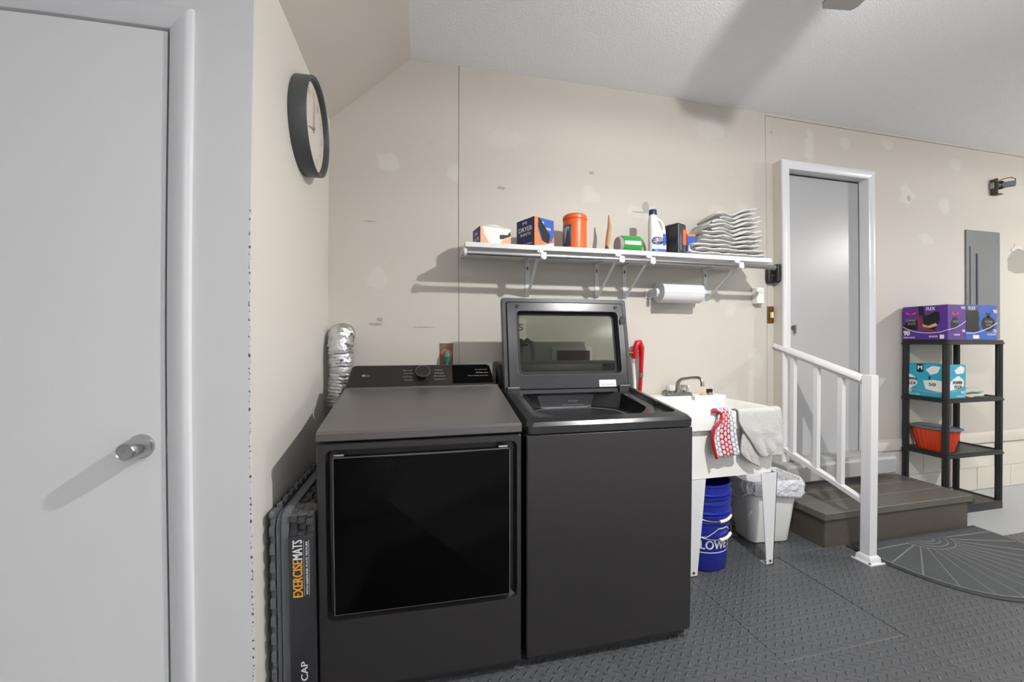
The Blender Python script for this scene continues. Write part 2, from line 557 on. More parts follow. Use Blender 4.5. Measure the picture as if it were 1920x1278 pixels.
# back wall: block base, drywall above, with the doorway cut out
DX0, DX1, DZ0, DZ1 = 2.409, 3.120, .400, 2.378
FY = 2.212     # face of the boxed-out door frame
b = MB()
b.box(-.7, DX0, BY+.008, BY+.16, -.012, CZ+.05)
b.box(DX1, 6.7, BY+.008, BY+.16, -.012, CZ+.05)
b.box(DX0, DX1, BY+.008, BY+.16, DZ1, CZ+.05)
b.box(DX0, DX1, BY+.008, BY+.16, -.012, .25)
wall_back = struct(b, 'wall_back', 'wall')
b = MB()
b.box(CX-.02, .1875, BY, BY+.009, -.012, CZ)
b.box(.1905, 2.2965, BY, BY+.009, -.012, CZ)
b.box(2.2995, DX0, BY, BY+.009, .37, 2.768)
b.box(DX1, 6.6, BY, BY+.009, .37, 2.768)
b.box(DX0, DX1, BY, BY+.009, DZ1, 2.768)
b.box(2.2995, 6.6, BY, BY+.009, 2.772, CZ)
b.build('drywall_sheet', 'wall', wall_back, bevel=.0008, seg=1)
struct(MB().prism([(3.19, BY+.001, .372), (3.19, BY-.012, .376), (3.19, BY-.012, .440), (3.19, BY+.001, .462)], (0, 0, 0), (3.40, 0, 0)), 'trim_1', 'wall')
# block courses below the drywall
b = MB()
for (a, c) in ((3.405, 3.80), (3.805, 4.20), (4.205, 4.60), (4.605, 5.0), (5.005, 5.4), (5.405, 6.6)):
    b.box(a, c, BY+.003, BY+.01, .172, .366)
for (a, c) in ((2.32, 3.60), (3.605, 4.0), (4.005, 4.40), (4.405, 4.80), (4.805, 5.2), (5.205, 6.6)):
    b.box(a, c, BY+.003, BY+.01, -.01, .168)
struct(b, 'trim_2', 'block', bevel=.002)

struct(MB().box(CX-.12, CX, CY+.003, BY+.01, -.012, 2.396), 'wall_left', 'clock_wall')
KX0, KX1, KZ1 = -1.54, -.722, 2.108    # closet doorway
b = MB()
b.box(-2.7, KX0, CY, CY+.12, -.012, CZ)
b.box(KX1, CX-.0012, CY, CY+.12, -.012, CZ)
b.box(KX0, KX1, CY, CY+.12, KZ1, CZ)
struct(b, 'wall_closet', 'closet_wall')
b = MB()
# sloped soffit over the alcove rises to the flat ceiling
b.prism([(CX-.02, CY+.12, 2.380), (-.080, CY+.12, CZ), (-.080, CY+.12, CZ+.1), (CX-.02, CY+.12, CZ+.1)], (0, -.12, 0), (0, 1.0, 0))
struct(b, 'ceiling_soffit', 'wall')
b = MB()
b.box(-.0805, 6.7, -3.7, 2.46, CZ, CZ+.1)
b.box(-2.7, -.081, -3.7, CY+.001, CZ, CZ+.1)
struct(b, 'ceiling', 'ceiling')
struct(MB().box(6.6, 6.7, -3.7, 2.46, -.012, CZ), 'wall_right', 'wall')
b = MB()      # rear wall; unseen opening added to let in soft frontal fill
b.box(-2.7, .3, -3.7, -3.6, -.012, CZ); b.box(5.3, 6.7, -3.7, -3.6, -.012, CZ); b.box(.3, 5.3, -3.7, -3.6, 2.15, CZ)
struct(b, 'wall_rear', 'closet_wall')
struct(MB().box(-6, 12, -12, -3.71, -.20, -.03), 'floor_driveway', 'concrete')
pl = bpy.data.lights.new('fill_opening_portal', 'AREA')
pl.shape = 'RECTANGLE'; pl.size = 5.0; pl.size_y = 2.15
pl.cycles.is_portal = True
po = bpy.data.objects.new('fill_opening_portal', pl); C.objects.link(po)
po.location = (2.8, -3.62, 1.07); po.rotation_euler = (PI/2, 0, 0)
struct(MB().box(-2.7, -2.6, -3.6, CY, -.012, CZ), 'wall_far_left', 'closet_wall')

# closet door (near left)
d = thing('door_1', 'flat white door with a round satin knob beside the cream corner', 'door', (KX1, CY, 0))
d['kind'] = 'structure'
MB().box(KX0+.004, KX1-.0075, CY+.001, CY+.040, .005, KZ1-.007).build('door_leaf', 'door', d, bevel=.0015)
b = MB()
b.box(KX0-.05, KX0, CY+.043, CY+.10, -.01, KZ1)
b.box(KX1, KX1+.001, CY+.0, CY+.10, -.01, KZ1)
b.build('door_jamb', 'gap', d)
def casing(mb, x0, x1, z0, z1, w, y, t, bottom=False):
    # mitred casing boards round an opening, rounded outer edge
    prof = [(0.0, 0.0), (0.0, -.003), (.004, -.007), (w-.02, -t), (w-.008, -t), (w-.002, -t+.004), (w, -t+.010), (w, 0)]
    for side in (0, 1):
        s = 1 if side else -1
        x = x1 if side else x0
        r0 = [Vector((x+s*a, y+q, z0)) for a, q in prof]
        r1 = [Vector((x+s*a, y+q, z1+a)) for a, q in prof]
        mb.loops([r0, r1])
    r0 = [Vector((x0-a, y+q, z1+a)) for a, q in prof]
    r1 = [Vector((x1+a, y+q, z1+a)) for a, q in prof]
    mb.loops([r0, r1])
b = MB(); casing(b, KX0, KX1, -.012, KZ1, .062, CY, .016)
b.build('door_casing', 'trim', d)
kb = MB().lathe([(.0, 0), (.034, 0), (.034, -.004), (.031, -.009), (.029, -.018), (.0285, -.034), (.026, -.052), (.0235, -.064), (.0205, -.068), (.019, -.0660), (0, -.0655)][::-1], (-.789, CY+.001, .911), 36, 'Y')
kb.build('door_knob', 'chrome', d, smooth=50)
MB().box(KX1-.006, KX1-.003, CY+.004, CY+.03, .885, .94).build('strike_plate', 'satin', d)

# house door on the step (recessed)
d = thing('door_2', 'white flush door set in a deep white frame above the step', 'door', (DX0, BY, DZ0))
d['kind'] = 'structure'
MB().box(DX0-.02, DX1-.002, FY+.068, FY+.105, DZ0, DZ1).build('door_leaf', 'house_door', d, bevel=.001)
b = MB()
b.box(DX1-.0005, DX1+.02, FY-.003, BY+.10, DZ0-.02, DZ1+.02)
b.box(DX0-.02, DX0+.0005, FY-.003, BY+.10, DZ0-.02, DZ1+.02)
b.box(DX0, DX1, FY-.003, BY+.10, DZ1-.0005, DZ1+.02)
b.build('door_jamb', 'trim', d)
b = MB()
b.box(2.352, DX0-.0202, FY+.004, BY+.002, DZ0-.012, DZ1+.0200)
b.box(DX1+.0202, 3.186, FY+.004, BY+.002, DZ0-.012, DZ1+.0200)
b.box(2.352, 3.186, FY+.004, BY+.002, DZ1+.0202, DZ1+.056)
b.build('frame_box', 'wall', d)
MB().box(DX1-.005, DX1-.0006, FY+.0665, FY+.069, DZ0, DZ1).build('weather_gap', 'gap', d)
MB().box(DX0, DX1, FY+.0662, FY+.069, DZ1-.010, DZ1-.001).build('weather_gap', 'gap', d)
b = MB(); casing(b, DX0, DX1, DZ0-.012, DZ1, .060, FY+.006, .016)
b.build('door_casing', 'trim', d)
b = MB(); b.cyl((2.505, FY+.068, 1.30), (2.505, FY+.058, 1.30), .017)
b.box(2.501, 2.509, FY+.04, FY+.06, 1.26, 1.318)
b.build('dead_bolt', 'satin', d)
MB().prism([(2.30, BY+.008, .265), (2.30, 2.135, .265), (2.30, 2.122, .280), (2.30, 2.120, .375), (2.30, 2.133, .392), (2.30, BY+.008, .396)], (0, 0, 0), (.965, 0, 0)).build('door_sill', 'sill', d, bevel=.012, seg=3)
MB().box(DX0+.001, DX1-.001, FY-.035, FY+.09, .392, .403).build('threshold', 'sill', d, bevel=.003)

# ---------------------------------------------------------------- lights
def point(name, loc, watt, r, parent=None, col=(1, .985, .965)):
    ld = bpy.data.lights.new(name, 'POINT')
    ld.energy = watt; ld.shadow_soft_size = r; ld.color = col
    # no bowl is modelled: strength raised downwards to even out the lower walls
    ld.use_nodes = True
    nt = ld.node_tree
    em = nt.nodes['Emission']
    tcn = N(nt, 'ShaderNodeTexCoord')
    sp = N(nt, 'ShaderNodeSeparateXYZ')
    nt.links.new(tcn.outputs['Normal'], sp.inputs[0])
    mr = N(nt, 'ShaderNodeMapRange')
    mr.inputs['From Min'].default_value = -.10
    mr.inputs['From Max'].default_value = -.75
    mr.inputs['To Min'].default_value = 1.0
    mr.inputs['To Max'].default_value = DOWN_GAIN
    nt.links.new(sp.outputs[2], mr.inputs['Value'])
    mu_ = N(nt, 'ShaderNodeMapRange')      # strength cut upwards to soften the blade shadows overhead
    mu_.inputs['From Min'].default_value = .03
    mu_.inputs['From Max'].default_value = .16
    mu_.inputs['To Min'].default_value = 1.0
    mu_.inputs['To Max'].default_value = .6
    nt.links.new(sp.outputs[2], mu_.inputs['Value'])
    nt.links.new(math_node(nt, 'MULTIPLY', mr.outputs[0], mu_.outputs[0]), em.inputs['Strength'])
    o = bpy.data.objects.new(name, ld)
    C.objects.link(o)
    if parent is not None:
        o.parent = parent
        o.location = MW[parent.name].inverted() @ Vector(loc)
    else: o.location = loc
    return o
def ceiling_fan(fx, fy, label, turn, gain=1.0):
    fan = thing('ceiling_fan', label, 'ceiling fan', (fx, fy, 2.5))
    b = MB(); b.lathe([(0, CZ-.001), (.07, CZ-.001), (.06, CZ-.05), (.015, CZ-.06), (.015, 2.60), (.10, 2.59), (.12, 2.54), (.11, 2.49), (.05, 2.47), (0, 2.47)][::-1], (fx, fy, 0))
    b.build('motor_housing', 'satin', fan)
    for kk in range(5):
        a = math.radians(turn+72*kk)
        c, s_ = math.cos(a), math.sin(a)
        def loc(u, v, z): return (fx+c*u-s_*v, fy+s_*u+c*v, z)
        out = [(.16, -.05), (.3, -.062), (.66, -.068), (.68, -.055), (.685, .05), (.665, .066), (.3, .062), (.16, .05)]
        b = MB().prism([loc(u, v, 2.5+v*.12) for u, v in out], (0, 0, 0), (0, 0, .008))
        b.build('blade', 'fan_blade', fan, bevel=.002)
    MB().lathe([(.02, 2.475), (.05, 2.46), (.06, 2.44), (.045, 2.43), (.018, 2.425)], (fx, fy, 0), 24).build('lamp_holder', 'satin', fan)
    point('fan_bulb', (fx, fy, 2.39), FAN_WATT*gain, .022, fan)
ceiling_fan(FAN[0], FAN[1], 'grey ceiling fan with only a blade tip in view at the top edge', 76.5)
ceiling_fan(FAN2[0], FAN2[1], 'second ceiling fan with lamps, outside the view to the right', 20, 1.02)

# unseen fill lights added behind the viewer to lift the ambient light
for i, (x, y, lb) in enumerate( ((.2, -1.9, 'added chain-hung fill light, unseen behind the viewer on the left'), (3.6, -1.9, 'added chain-hung fill light, unseen behind the viewer on the right'))):
    zl = 2.62
    t = thing('fill_light', lb, 'added fill light', (x, y, zl))
    MB().box(x-.62, x+.62, y-.03, y+.03, zl-.02, zl+.02).build('housing', 'white_metal', t, bevel=.004)
    for dx in (-.5, .5):
        MB().cyl((x+dx, y, zl+.02), (x+dx, y, CZ-.001), .004, n=8).build('chain', 'satin', t)
    for dy in (-.055, .055):
        MB().cyl((x-.58, y+dy, zl), (x+.58, y+dy, zl), .013).build('tube', 'letter_white', t)
    for up in (0, 1):
        ld = bpy.data.lights.new('fill_glow', 'AREA')
        ld.shape = 'RECTANGLE'; ld.size = 1.16; ld.size_y = .14; ld.energy = FILL_WATT*(1.3 if up else .06); ld.color = (1, .99, .975)
        o = bpy.data.objects.new('fill_glow', ld); C.objects.link(o)
        o.parent = t; o.location = (0, 0, .03 if up else -.03)
        if up: o.rotation_euler = (PI, 0, 0)

# ---------------------------------------------------------------- dryer and washer
YF = 1.395
def cabinet_ring(xa, xb, z0, z1, y, r=.004):
    return [Vector((x, y, z)) for x, z in rrect(xa, xb, z0, z1, r)]
def loft_top(mb, prof, xa, xb):
    mb.prism([(xa, y, z) for y, z in prof], (0, 0, 0), (xb-xa, 0, 0))

d = thing('dryer', 'black front loading clothes dryer with a dark glass door, left of the washer', 'dryer', (-.0025, 1.75, 0))
xa, xb = -.345, .340
b = MB()
o0 = rrect(xa, xb, .042, .874, .006)
i0 = rrect(-.318, .324, .282, .852, .022)
i1 = rrect(-.310, .316, .292, .844, .018)
rings = [[Vector((x, 2.12, z)) for x, z in o0], [Vector((x, YF+.005, z)) for x, z in o0],
         [Vector((x, YF, z)) for x, z in rrect(xa+.004, xb-.004, .046, .870, .006)],
         [Vector((x, YF, z)) for x, z in i0], [Vector((x, YF+.028, z)) for x, z in i1]]
b.loops(rings)
b.build('cabinet', 'black_steel', d, smooth=30)
b = MB()
loft_top(b, [(YF+.003, .879), (YF-.005, .884), (YF-.006, .906), (YF+.004, .914), (1.52, .934), (1.70, .966), (1.862, .998), (1.862, 1.002), (1.86, .97), (2.12, .97), (2.12, .879)], xa, xb)
b.build('top_panel', 'lit_top_and_trim', d, bevel=.0015, seg=1, smooth=18)
b = MB()
dr = rrect(-.292, .295, .306, .828, .004)
b.loops([[Vector((x, YF+.026, z)) for x, z in dr], [Vector((x, YF-.007, z)) for x, z in dr],
         [Vector((x, YF-.010, z)) for x, z in rrect(-.288, .291, .310, .824, .004)]])
dd = b.build('door', 'black_gloss', d)
b = MB()
for (x0, x1, z0, z1) in ((-.293, .296, .826, .829), (-.2935, -.2905, .306, .829), (.2935, .2965, .306, .829), (-.293, .296, .305, .3075)):
    b.box(x0, x1, YF-.0085, YF-.004, z0, z1)
b.build('door_trim', 'lit_top_and_trim', dd)
for x in (-.275, .272):
    b = MB(); b.cyl((x-.016, YF-.001, .834), (x+.016, YF-.001, .834), .005, n=12)
    b.build('hinge', 'chrome', d)
MB().prism([(.293, YF+.004, .285), (.316, YF+.004, .296), (.300, YF+.004, .308)], (0, 0, 0), (0, .018, 0)).build('door_corner', 'lit_top_and_trim', d)
# sloping control panel at the back
pan = [(-.341, 0), (.327, 0), (.327, .012), (.312, .118), (.296, .128), (-.312, .128), (-.326, .120), (-.341, .012)]
def P(u, v, w=0):      # u across, v up the slope, w off the surface
    ca, sa = math.cos(math.radians(46)), math.sin(math.radians(46))
    return Vector((u, 1.872+v*ca-w*sa, 1.001+v*sa+w*ca))
b = MB()
r0 = [P(u, v) for u, v in pan]
r1 = [Vector((p.x, 2.10, max(.972, p.z-.02))) for p in r0]
b.loops([r1, r0, ])
cp = b.build('control_panel', 'panel_dark', d, bevel=.003)
MB().loops([[P(u, v, .0005) for u, v in ((.128, .012), (.322, .012), (.309, .112), (.300, .122), (.128, .122))], [P(u, v, .0018) for u, v in ((.128, .012), (.322, .012), (.309, .112), (.300, .122), (.128, .122))]]).build('display', 'black_gloss', cp)
b = MB()
nx = (P(0, 0, 1)-P(0, 0, 0)).normalized(); ux = Vector((1, 0, 0)); vx = (P(0, 1)-P(0, 0)).normalized()
b.loops([[P(-.008, .062, h)+(ux*math.cos(2*PI*q/36)+vx*math.sin(2*PI*q/36))*r for q in range(36)] for r, h in ((.026, 0), (.026, .022), (.0335, .024), (.034, .034), (.032, .036), (.0318, .0355))])
kn = b.build('dial', 'black_plastic', d)
b = MB()
rg = []
for q in range(37):
    rg.append(P(-.008, .062, .0355)+(ux*math.cos(2*PI*q/36)+vx*math.sin(2*PI*q/36))*.0325)
b.tube(rg, .0009, 6); b.build('dial_ring', 'chrome', kn)
b = MB()
words_l = ['Normal', 'Perm Press', 'Small Load', 'Towels']
words_r = ['Cotton', 'Delicates', 'Bedding', 'Speed Dry']
for i in range(4):
    v = .092-i*.019
    put_text(b, words_l[i], P(-.100+.006*(i % 2), v, .001), ux, vx, .042, .007)
    put_text(b, words_r[i], P(.044, v, .001), ux, vx, .038+.005*i, .007)
for i, (ws, u) in enumerate((('Energy Saver', .238), ('Wrinkle Care', .240), ('Time Temp Less Dry', .200))):
    put_text(b, ws, P(u, .088-i*.019, .003), ux, vx, .060 if i < 2 else .10, .0065)
put_text(b, 'LG', P(-.262, .062, .001), ux, vx, .017, .010)
b.loops([[P(-.272+.006*math.cos(q*PI/8), .067+.006*math.sin(q*PI/8), .001) for q in range(16)], [P(-.272+.006*math.cos(q*PI/8), .067+.006*math.sin(q*PI/8), .0015) for q in range(16)]])
b.build('lettering', 'letter_grey', cp)
MB().box(xa+.012, xb-.012, YF+.02, 2.08, .012, .045).build('plinth', 'black_plastic', d)
for x in (xa+.06, xb-.06):
    for y in (YF+.05, 2.03):
        MB().cyl((x, y, .0), (x, y, .02), .022).build('foot', 'black_plastic', d)

# washer
wz = thing('washing_machine', 'black top loading washing machine with its glass lid standing open', 'washing machine', (.704, 1.75, 0))
xa, xb = .361, 1.047
b = MB()
o0 = rrect(xa, xb, .042, .866, .006)
b.loops([[Vector((x, 2.12, z)) for x, z in o0], [Vector((x, YF+.010, z)) for x, z in o0], [Vector((x, YF+.006, z)) for x, z in rrect(xa+.004, xb-.004, .046, .862, .006)]])
b.build('cabinet', 'black_steel', wz, smooth=30)
MB().box(xa+.012, xb-.012, YF+.03, 2.08, .012, .045).build('plinth', 'black_plastic', wz)
for x in (xa+.05, xb-.05):
    for y in (YF+.05, 2.03):
        MB().cyl((x, y, .0), (x, y, .02), .022).build('foot', 'black_plastic', wz)
# moulded top: outer frame, shallow lid seat, round mouth
def zt(y): return .911+(y-1.41)*.135
def rr_ring(x0, x1, y0, y1, r, dz, n=12):
    return [Vector((x, y, zt(y)+dz)) for x, y in rrect(x0, x1, y0, y1, r, n)]
n = 12
cxm, cym = .704, 1.718
def mouth(rx, ry, dz, z=None):
    base = rrect(-1, 1, -1, 1, .5, n)
    out = []
    for x, y in base:
        a = math.atan2(y, x)
        px, py = cxm+rx*math.cos(a), cym+ry*math.sin(a)
        out.append(Vector((px, py, (zt(py)+dz) if z is None else z)))
    return out
b = MB()
b.loops([[Vector((x, y, .870)) for x, y in rrect(xa, xb, YF+.003, 2.12, .02, n)],
         [Vector((x, y, zt(min(y, 1.9))-.012)) for x, y in rrect(xa-.0, xb+.0, YF+.0, 2.12, .02, n)],
         rr_ring(xa+.010, xb-.010, YF+.010, 2.11, .025, 0),
         rr_ring(xa+.040, xb-.032, YF+.058, 2.09, .03, .003),
         rr_ring(xa+.050, xb-.042, YF+.068, 2.08, .03, -.016),
         mouth(.296, .262, -.016), mouth(.286, .252, -.020), mouth(.270, .238, 0, .875), mouth(.248, .220, 0, .868)], cap0=False, cap1=False)
b.build('top_panel', 'dark_plastic', wz, smooth=28)
b = MB()
b.loops([mouth(.249, .221, 0, .869), mouth(.235, .212, 0, .862), mouth(.232, .21, 0, .50), mouth(.05, .05, 0, .49)], cap0=False)
b.build('tub', mat('dark_steel_tub', '8a8c8f', rough=.4, metal=.7), wz)
b = MB(); b.box(.545, .935, 1.925, 1.985, .845, .936)
dp = b.build('detergent_drawer', mat('grey_metallic_drawer', '6a6b6e', rough=.3, metal=.6), wz, bevel=.006, seg=3)
b = MB(); put_text(b, 'Detergent', (.715, 1.9245, .897), (1, 0, 0), (0, 0, 1), .052, .010)
b.box(.68, .80, 1.9242, 1.9248, .882, .8835)
b.build('lettering', 'letter_white', dp)
MB().cyl((1.005, 1.60, .925), (1.005, 1.60, .9415), .009, n=16).build('latch_slot', 'black', wz)
# rear console
b = MB()
b.prism([(.352, 1.985, .95), (.352, 1.975, 1.03), (.352, 2.0, 1.085), (.352, 2.03, 1.10), (.352, 2.12, 1.10), (.352, 2.12, .95)], (0, 0, 0), (.69, 0, 0))
b.build('rear_console', 'black_plastic', wz, bevel=.018, seg=4)
# open lid
LB = Vector((.704, 1.872, .948)); LT = Vector((.704, 1.955, 1.422))
lv = (LT-LB).normalized(); lw = Vector((1, 0, 0)).cross(lv)     # lw points to the room
LH = (LT-LB).length
def L(u, v, q): return LB+Vector((u, 0, 0))+lv*v+lw*q
lid_hw = .334
oo = rrect(-lid_hw, lid_hw, 0, LH, .012, 6)
ii = rrect(-.268, .284, .088, LH-.062, .022, 6)
sb = rrect(-.255, .271, .098, LH-.072, .018, 6)
def ring(pts, q): return [L(u, v, q) for u, v in pts]
def off(pts, dlt):   # move a ring inwards
    cu = sum(p[0] for p in pts)/len(pts); cv = sum(p[1] for p in pts)/len(pts)
    return [(p[0]-math.copysign(dlt, p[0]-cu), p[1]-math.copysign(dlt, p[1]-cv)) for p in pts]
b = MB()
b.loops([ring(sb, -.020), ring(oo, -.020), ring(oo, .010), ring(off(oo, .004), .014), ring(off(oo, .022), .013), ring(off(oo, .026), .022),
         ring(off(ii, -.006), .024), ring(ii, .020), ring(ii, .004), ring(sb, .002), ring(sb, -.020)], cap0=False, cap1=False)
lid = b.build('lid', 'dark_plastic', wz, smooth=30)
b = MB(); b.loops([ring(off(ii, -.002), .0215), ring(off(ii, .0015), .0215), ring(off(sb, -.0005), .0035), ring(off(sb, .002), -.008), ring(off(sb, .012), -.0075), ring(off(sb, .012), -.0105), ring(off(sb, -.001), -.0105)], False, False)
b.build('window_gasket', 'black', lid)
b = MB(); b.loops([ring(sb, -.012), ring(sb, -.008)])
b.build('lid_glass', 'glass', lid)
b = MB(); b.loops([ring(off(oo, .0005), .0125), ring(off(oo, .0025), .0152), ring(off(oo, .0195), .0152), ring(off(oo, .022), .0125)], cap0=False, cap1=False)
b.build('lid_gasket', 'black_plastic', lid)
b = MB(); b.loops([ring(ii, .0205), ring(off(ii, .001), .0225), ring(off(ii, -.004), .0252), ring(off(ii, -.005), .0235)], cap0=False, cap1=False)
b.build('window_bead', mat('grey_bead', '77777a', rough=.3), lid)
for u in (-.255, .270):
    MB().cyl(L(u, LH-.043, .018), L(u, LH-.043, .029), .008, n=16).build('bumper', 'black', lid)
MB().prism([L(.290, .345, .02), L(.318, .352, .02), L(.318, .385, .02), L(.302, .392, .02), L(.288, .370, .02)], lw*0, lw*.010).build('latch', 'black', lid)
for u in (-.288, .290):
    b = MB().prism([L(u-.036, -.004, .010), L(u+.03, -.004, .010), L(u+.03, .036, .010), L(u-.036, .036, .010)], lw*0, lw*.018)
    b.build('hinge_block', 'black', lid, bevel=.003)
    MB().prism([L(u-.03, .030, .028), L(u+.026, .030, .028), L(u+.026, .034, .028), L(u-.03, .034, .028)], lw*0, lw*.0015).build('hinge_plate', 'satin', lid)
b = MB().prism([L(.150, .028, .0225), L(.240, .028, .0225), L(.240, .062, .0225), L(.150, .062, .0225)], lw*0, lw*.0012)
st = b.build('warning_sticker', 'letter_white', lid)
b = MB()
for i in range(7):
    b.prism([L(.156+i*.0115, .034+(i % 3)*.003, .0238), L(.164+i*.0115, .034, .0238), L(.163+i*.0115, .045+(i % 2)*.005, .0238)], lw*0, lw*.0003)
b.build('pictogram', 'letter_grey', st)

# ---------------------------------------------------------------- dryer duct, outlets, hoses behind the machines
b = MB()
path = [(-.425, 2.288, 1.243), (-.425, 2.270, 1.243)]
for q in range(1, 15):
    a = PI/2*q/14
    path.append((-.425+.004*q/14, 2.270-.078*math.sin(a), 1.243-.078*(1-math.cos(a))))
for q in range(62):
    path.append((-.421+.004*math.sin(q*.15), 2.192, 1.165-.0082*(q+1)))
rs = [(.0635 if i % 2 else .0565)+random.uniform(-.002, .002) for i in range(len(path))]
b.tube(path, rs, 36)
b.v = [p+Vector((noise.noise(p*42), noise.noise(p*42+Vector((9, 0, 0))), noise.noise(p*42+Vector((0, 9, 0)))))*.0055 for p in b.v]
tag(b.build('dryer_duct', 'foil', None, smooth=60), 'crinkled silver foil duct rising behind the dryer by the corner', 'duct')

def outlet(name, x0, x1, z0, z1, y, m, label, cat, bezel=.006):
    t = thing(name, label, cat, ((x0+x1)/2, y, z0))
    MB().box(x0, x1, y-bezel, y, z0, z1).build('plate', m, t, bevel=.002)
    return t
t = outlet('power_outlet', .083, .156, 1.065, 1.195, BY, mat('brown_plate', '6a5442', rough=.4, vary=.5, vscale=40), 'brass dryer socket plate with a grey plug, on the wall above the dryer', 'outlet')
b = MB().lathe([(.030, 0), (.030, -.006), (.024, -.008)][::-1], (.119, BY-.006, 1.132), 28, 'Y')
b.build('socket_ring', 'orange', t)
b = MB()
b.tube([(.119, BY-.010, 1.150), (.119, BY-.030, 1.142), (.120, BY-.042, 1.118), (.121, BY-.040, 1.092)], [.010, .019, .020, .012], 14)
b.build('plug', 'teal_edge', t)
MB().tube([(.121, BY-.042, 1.100), (.122, BY-.04, 1.06), (.125, BY-.045, .98), (.13, BY-.04, .9)], .007, 10).build('cable', 'green', t)
t = thing('wall_box', 'brown recessed hose box in a pale frame on the wall behind the lid glass', 'wall box', (.87, BY, 1.0))
MB().box(.745, 1.0, BY-.014, BY, .95, 1.172).build('frame', 'white_metal', t, bevel=.002)
MB().box(.775, .985, BY-.018, BY-.009, .95, 1.150).build('panel', 'brown', t, bevel=.003)
t = thing('washer_hoses', 'pale drain hose and grey inlet pipe looping up behind the lid glass', 'hose', (.56, BY, .95))
b = MB(); b.tube([(.545, 2.26, .85), (.545, 2.26, 1.13), (.555, 2.255, 1.19), (.585, 2.25, 1.215), (.615, 2.25, 1.19), (.625, 2.25, 1.12), (.63, 2.25, .85)], .013, 12)
b.build('drain_hose', 'panel_grey', t)
b = MB(); b.box(.520, .585, BY-.012, BY, 1.18, 1.34)
tg = b.build('paper_tag', 'cream_card', t)
b = MB(); put_text(b, 'S', (.535, BY-.0125, 1.27), (1, 0, 0), (0, 0, 1), .03, .04, .002)
b.build('lettering', 'black', tg)
b = MB(); b.cyl((.54, BY-.05, 1.205), (.54, BY, 1.205), .018); b.cyl((.52, BY-.045, 1.185), (.585, BY-.045, 1.185), .006)
b.build('valve', 'black', t)
# red hose at the right of the washer
t = thing('red_hose', 'red water hose hooked over a brass wall valve beside the washer lid', 'hose', (1.30, BY, .9))
b = MB(); b.tube([(1.262, BY-.055, 1.10), (1.262, BY-.06, 1.165), (1.276, BY-.06, 1.196), (1.292, BY-.058, 1.198), (1.306, BY-.055, 1.165), (1.310, BY-.048, 1.10), (1.314, BY-.036, 1.0), (1.318, BY-.0135, .87), (1.318, BY-.0135, .76)], [.017, .018, .019, .019, .018, .014, .012, .012, .012], 14)
h = b.build('hose', 'red', t)
MB().cyl((1.3140, BY-.0345, .985), (1.3136, BY-.0375, 1.01), .0150, n=16).build('clamp', 'panel_grey', h)
b = MB(); b.cyl((1.235, BY, 1.135), (1.235, BY-.05, 1.135), .012); b.cyl((1.218, BY-.05, 1.135), (1.262, BY-.05, 1.135), .014)
b.build('valve', 'brass', t)
b = MB(); b.tube([(1.245, BY-.03, 1.12), (1.272, BY-.02, 1.05), (1.285, BY-.012, .95), (1.285, BY-.012, .80)], .010, 10)
tag(b.build('white_hose', 'white_plastic'), 'thin white hose hanging down the wall just left of the red hose', 'hose')

# ---------------------------------------------------------------- wall clock
ck = thing('wall_clock', 'round charcoal wall clock with a pale dial high on the cream wall', 'clock', (CX, 1.802, 2.101))
c0 = (CX, 1.802, 2.101)
b = MB().lathe([(.0, .001), (.193, .001), (.195, .004), (.195, .062), (.193, .066), (.187, .066), (.181, .060), (.180, .050), (.178, .042), (0, .040)], c0, 64, 'X')
b.build('rim', 'clock_rim', ck)
b = MB().lathe([(0, .040), (.1775, .040), (.1775, .043), (0, .043)], c0, 48, 'X')
fc = b.build('dial', 'clock_face', ck)
b = MB()
for hnum in range(1, 13):
    a = PI/2-hnum*PI/6
    # clock reads from the room: its right-hand side is away from the camera
    cy_, cz_ = 1.802+.135*math.cos(a), 2.101+.135*math.sin(a)
    put_text(b, str(hnum), (CX+.0435, cy_-.013, cz_-.014), (0, 1, 0), (0, 0, 1), .026 if hnum > 9 else .016, .028)
b.build('numerals', 'letter_grey', fc)
for nm, a, l, wd in (('hour_hand', 200, .075, .005), ('minute_hand', 88, .115, .0035)):
    a = math.radians(a)
    du = Vector((0, math.cos(a), math.sin(a))); dv = Vector((0, -math.sin(a), math.cos(a)))
    cc = Vector((CX+.046, 1.802, 2.101))
    MB().prism([cc-du*.02+dv*wd, cc-du*.02-dv*wd, cc+du*l-dv*wd*.4, cc+du*l+dv*wd*.4], (0, 0, 0), (.0015, 0, 0)).build(nm, 'letter_grey', ck)
MB().cyl((CX+.043, 1.802, 2.101), (CX+.050, 1.802, 2.101), .006).build('hand_cap', 'letter_grey', ck)

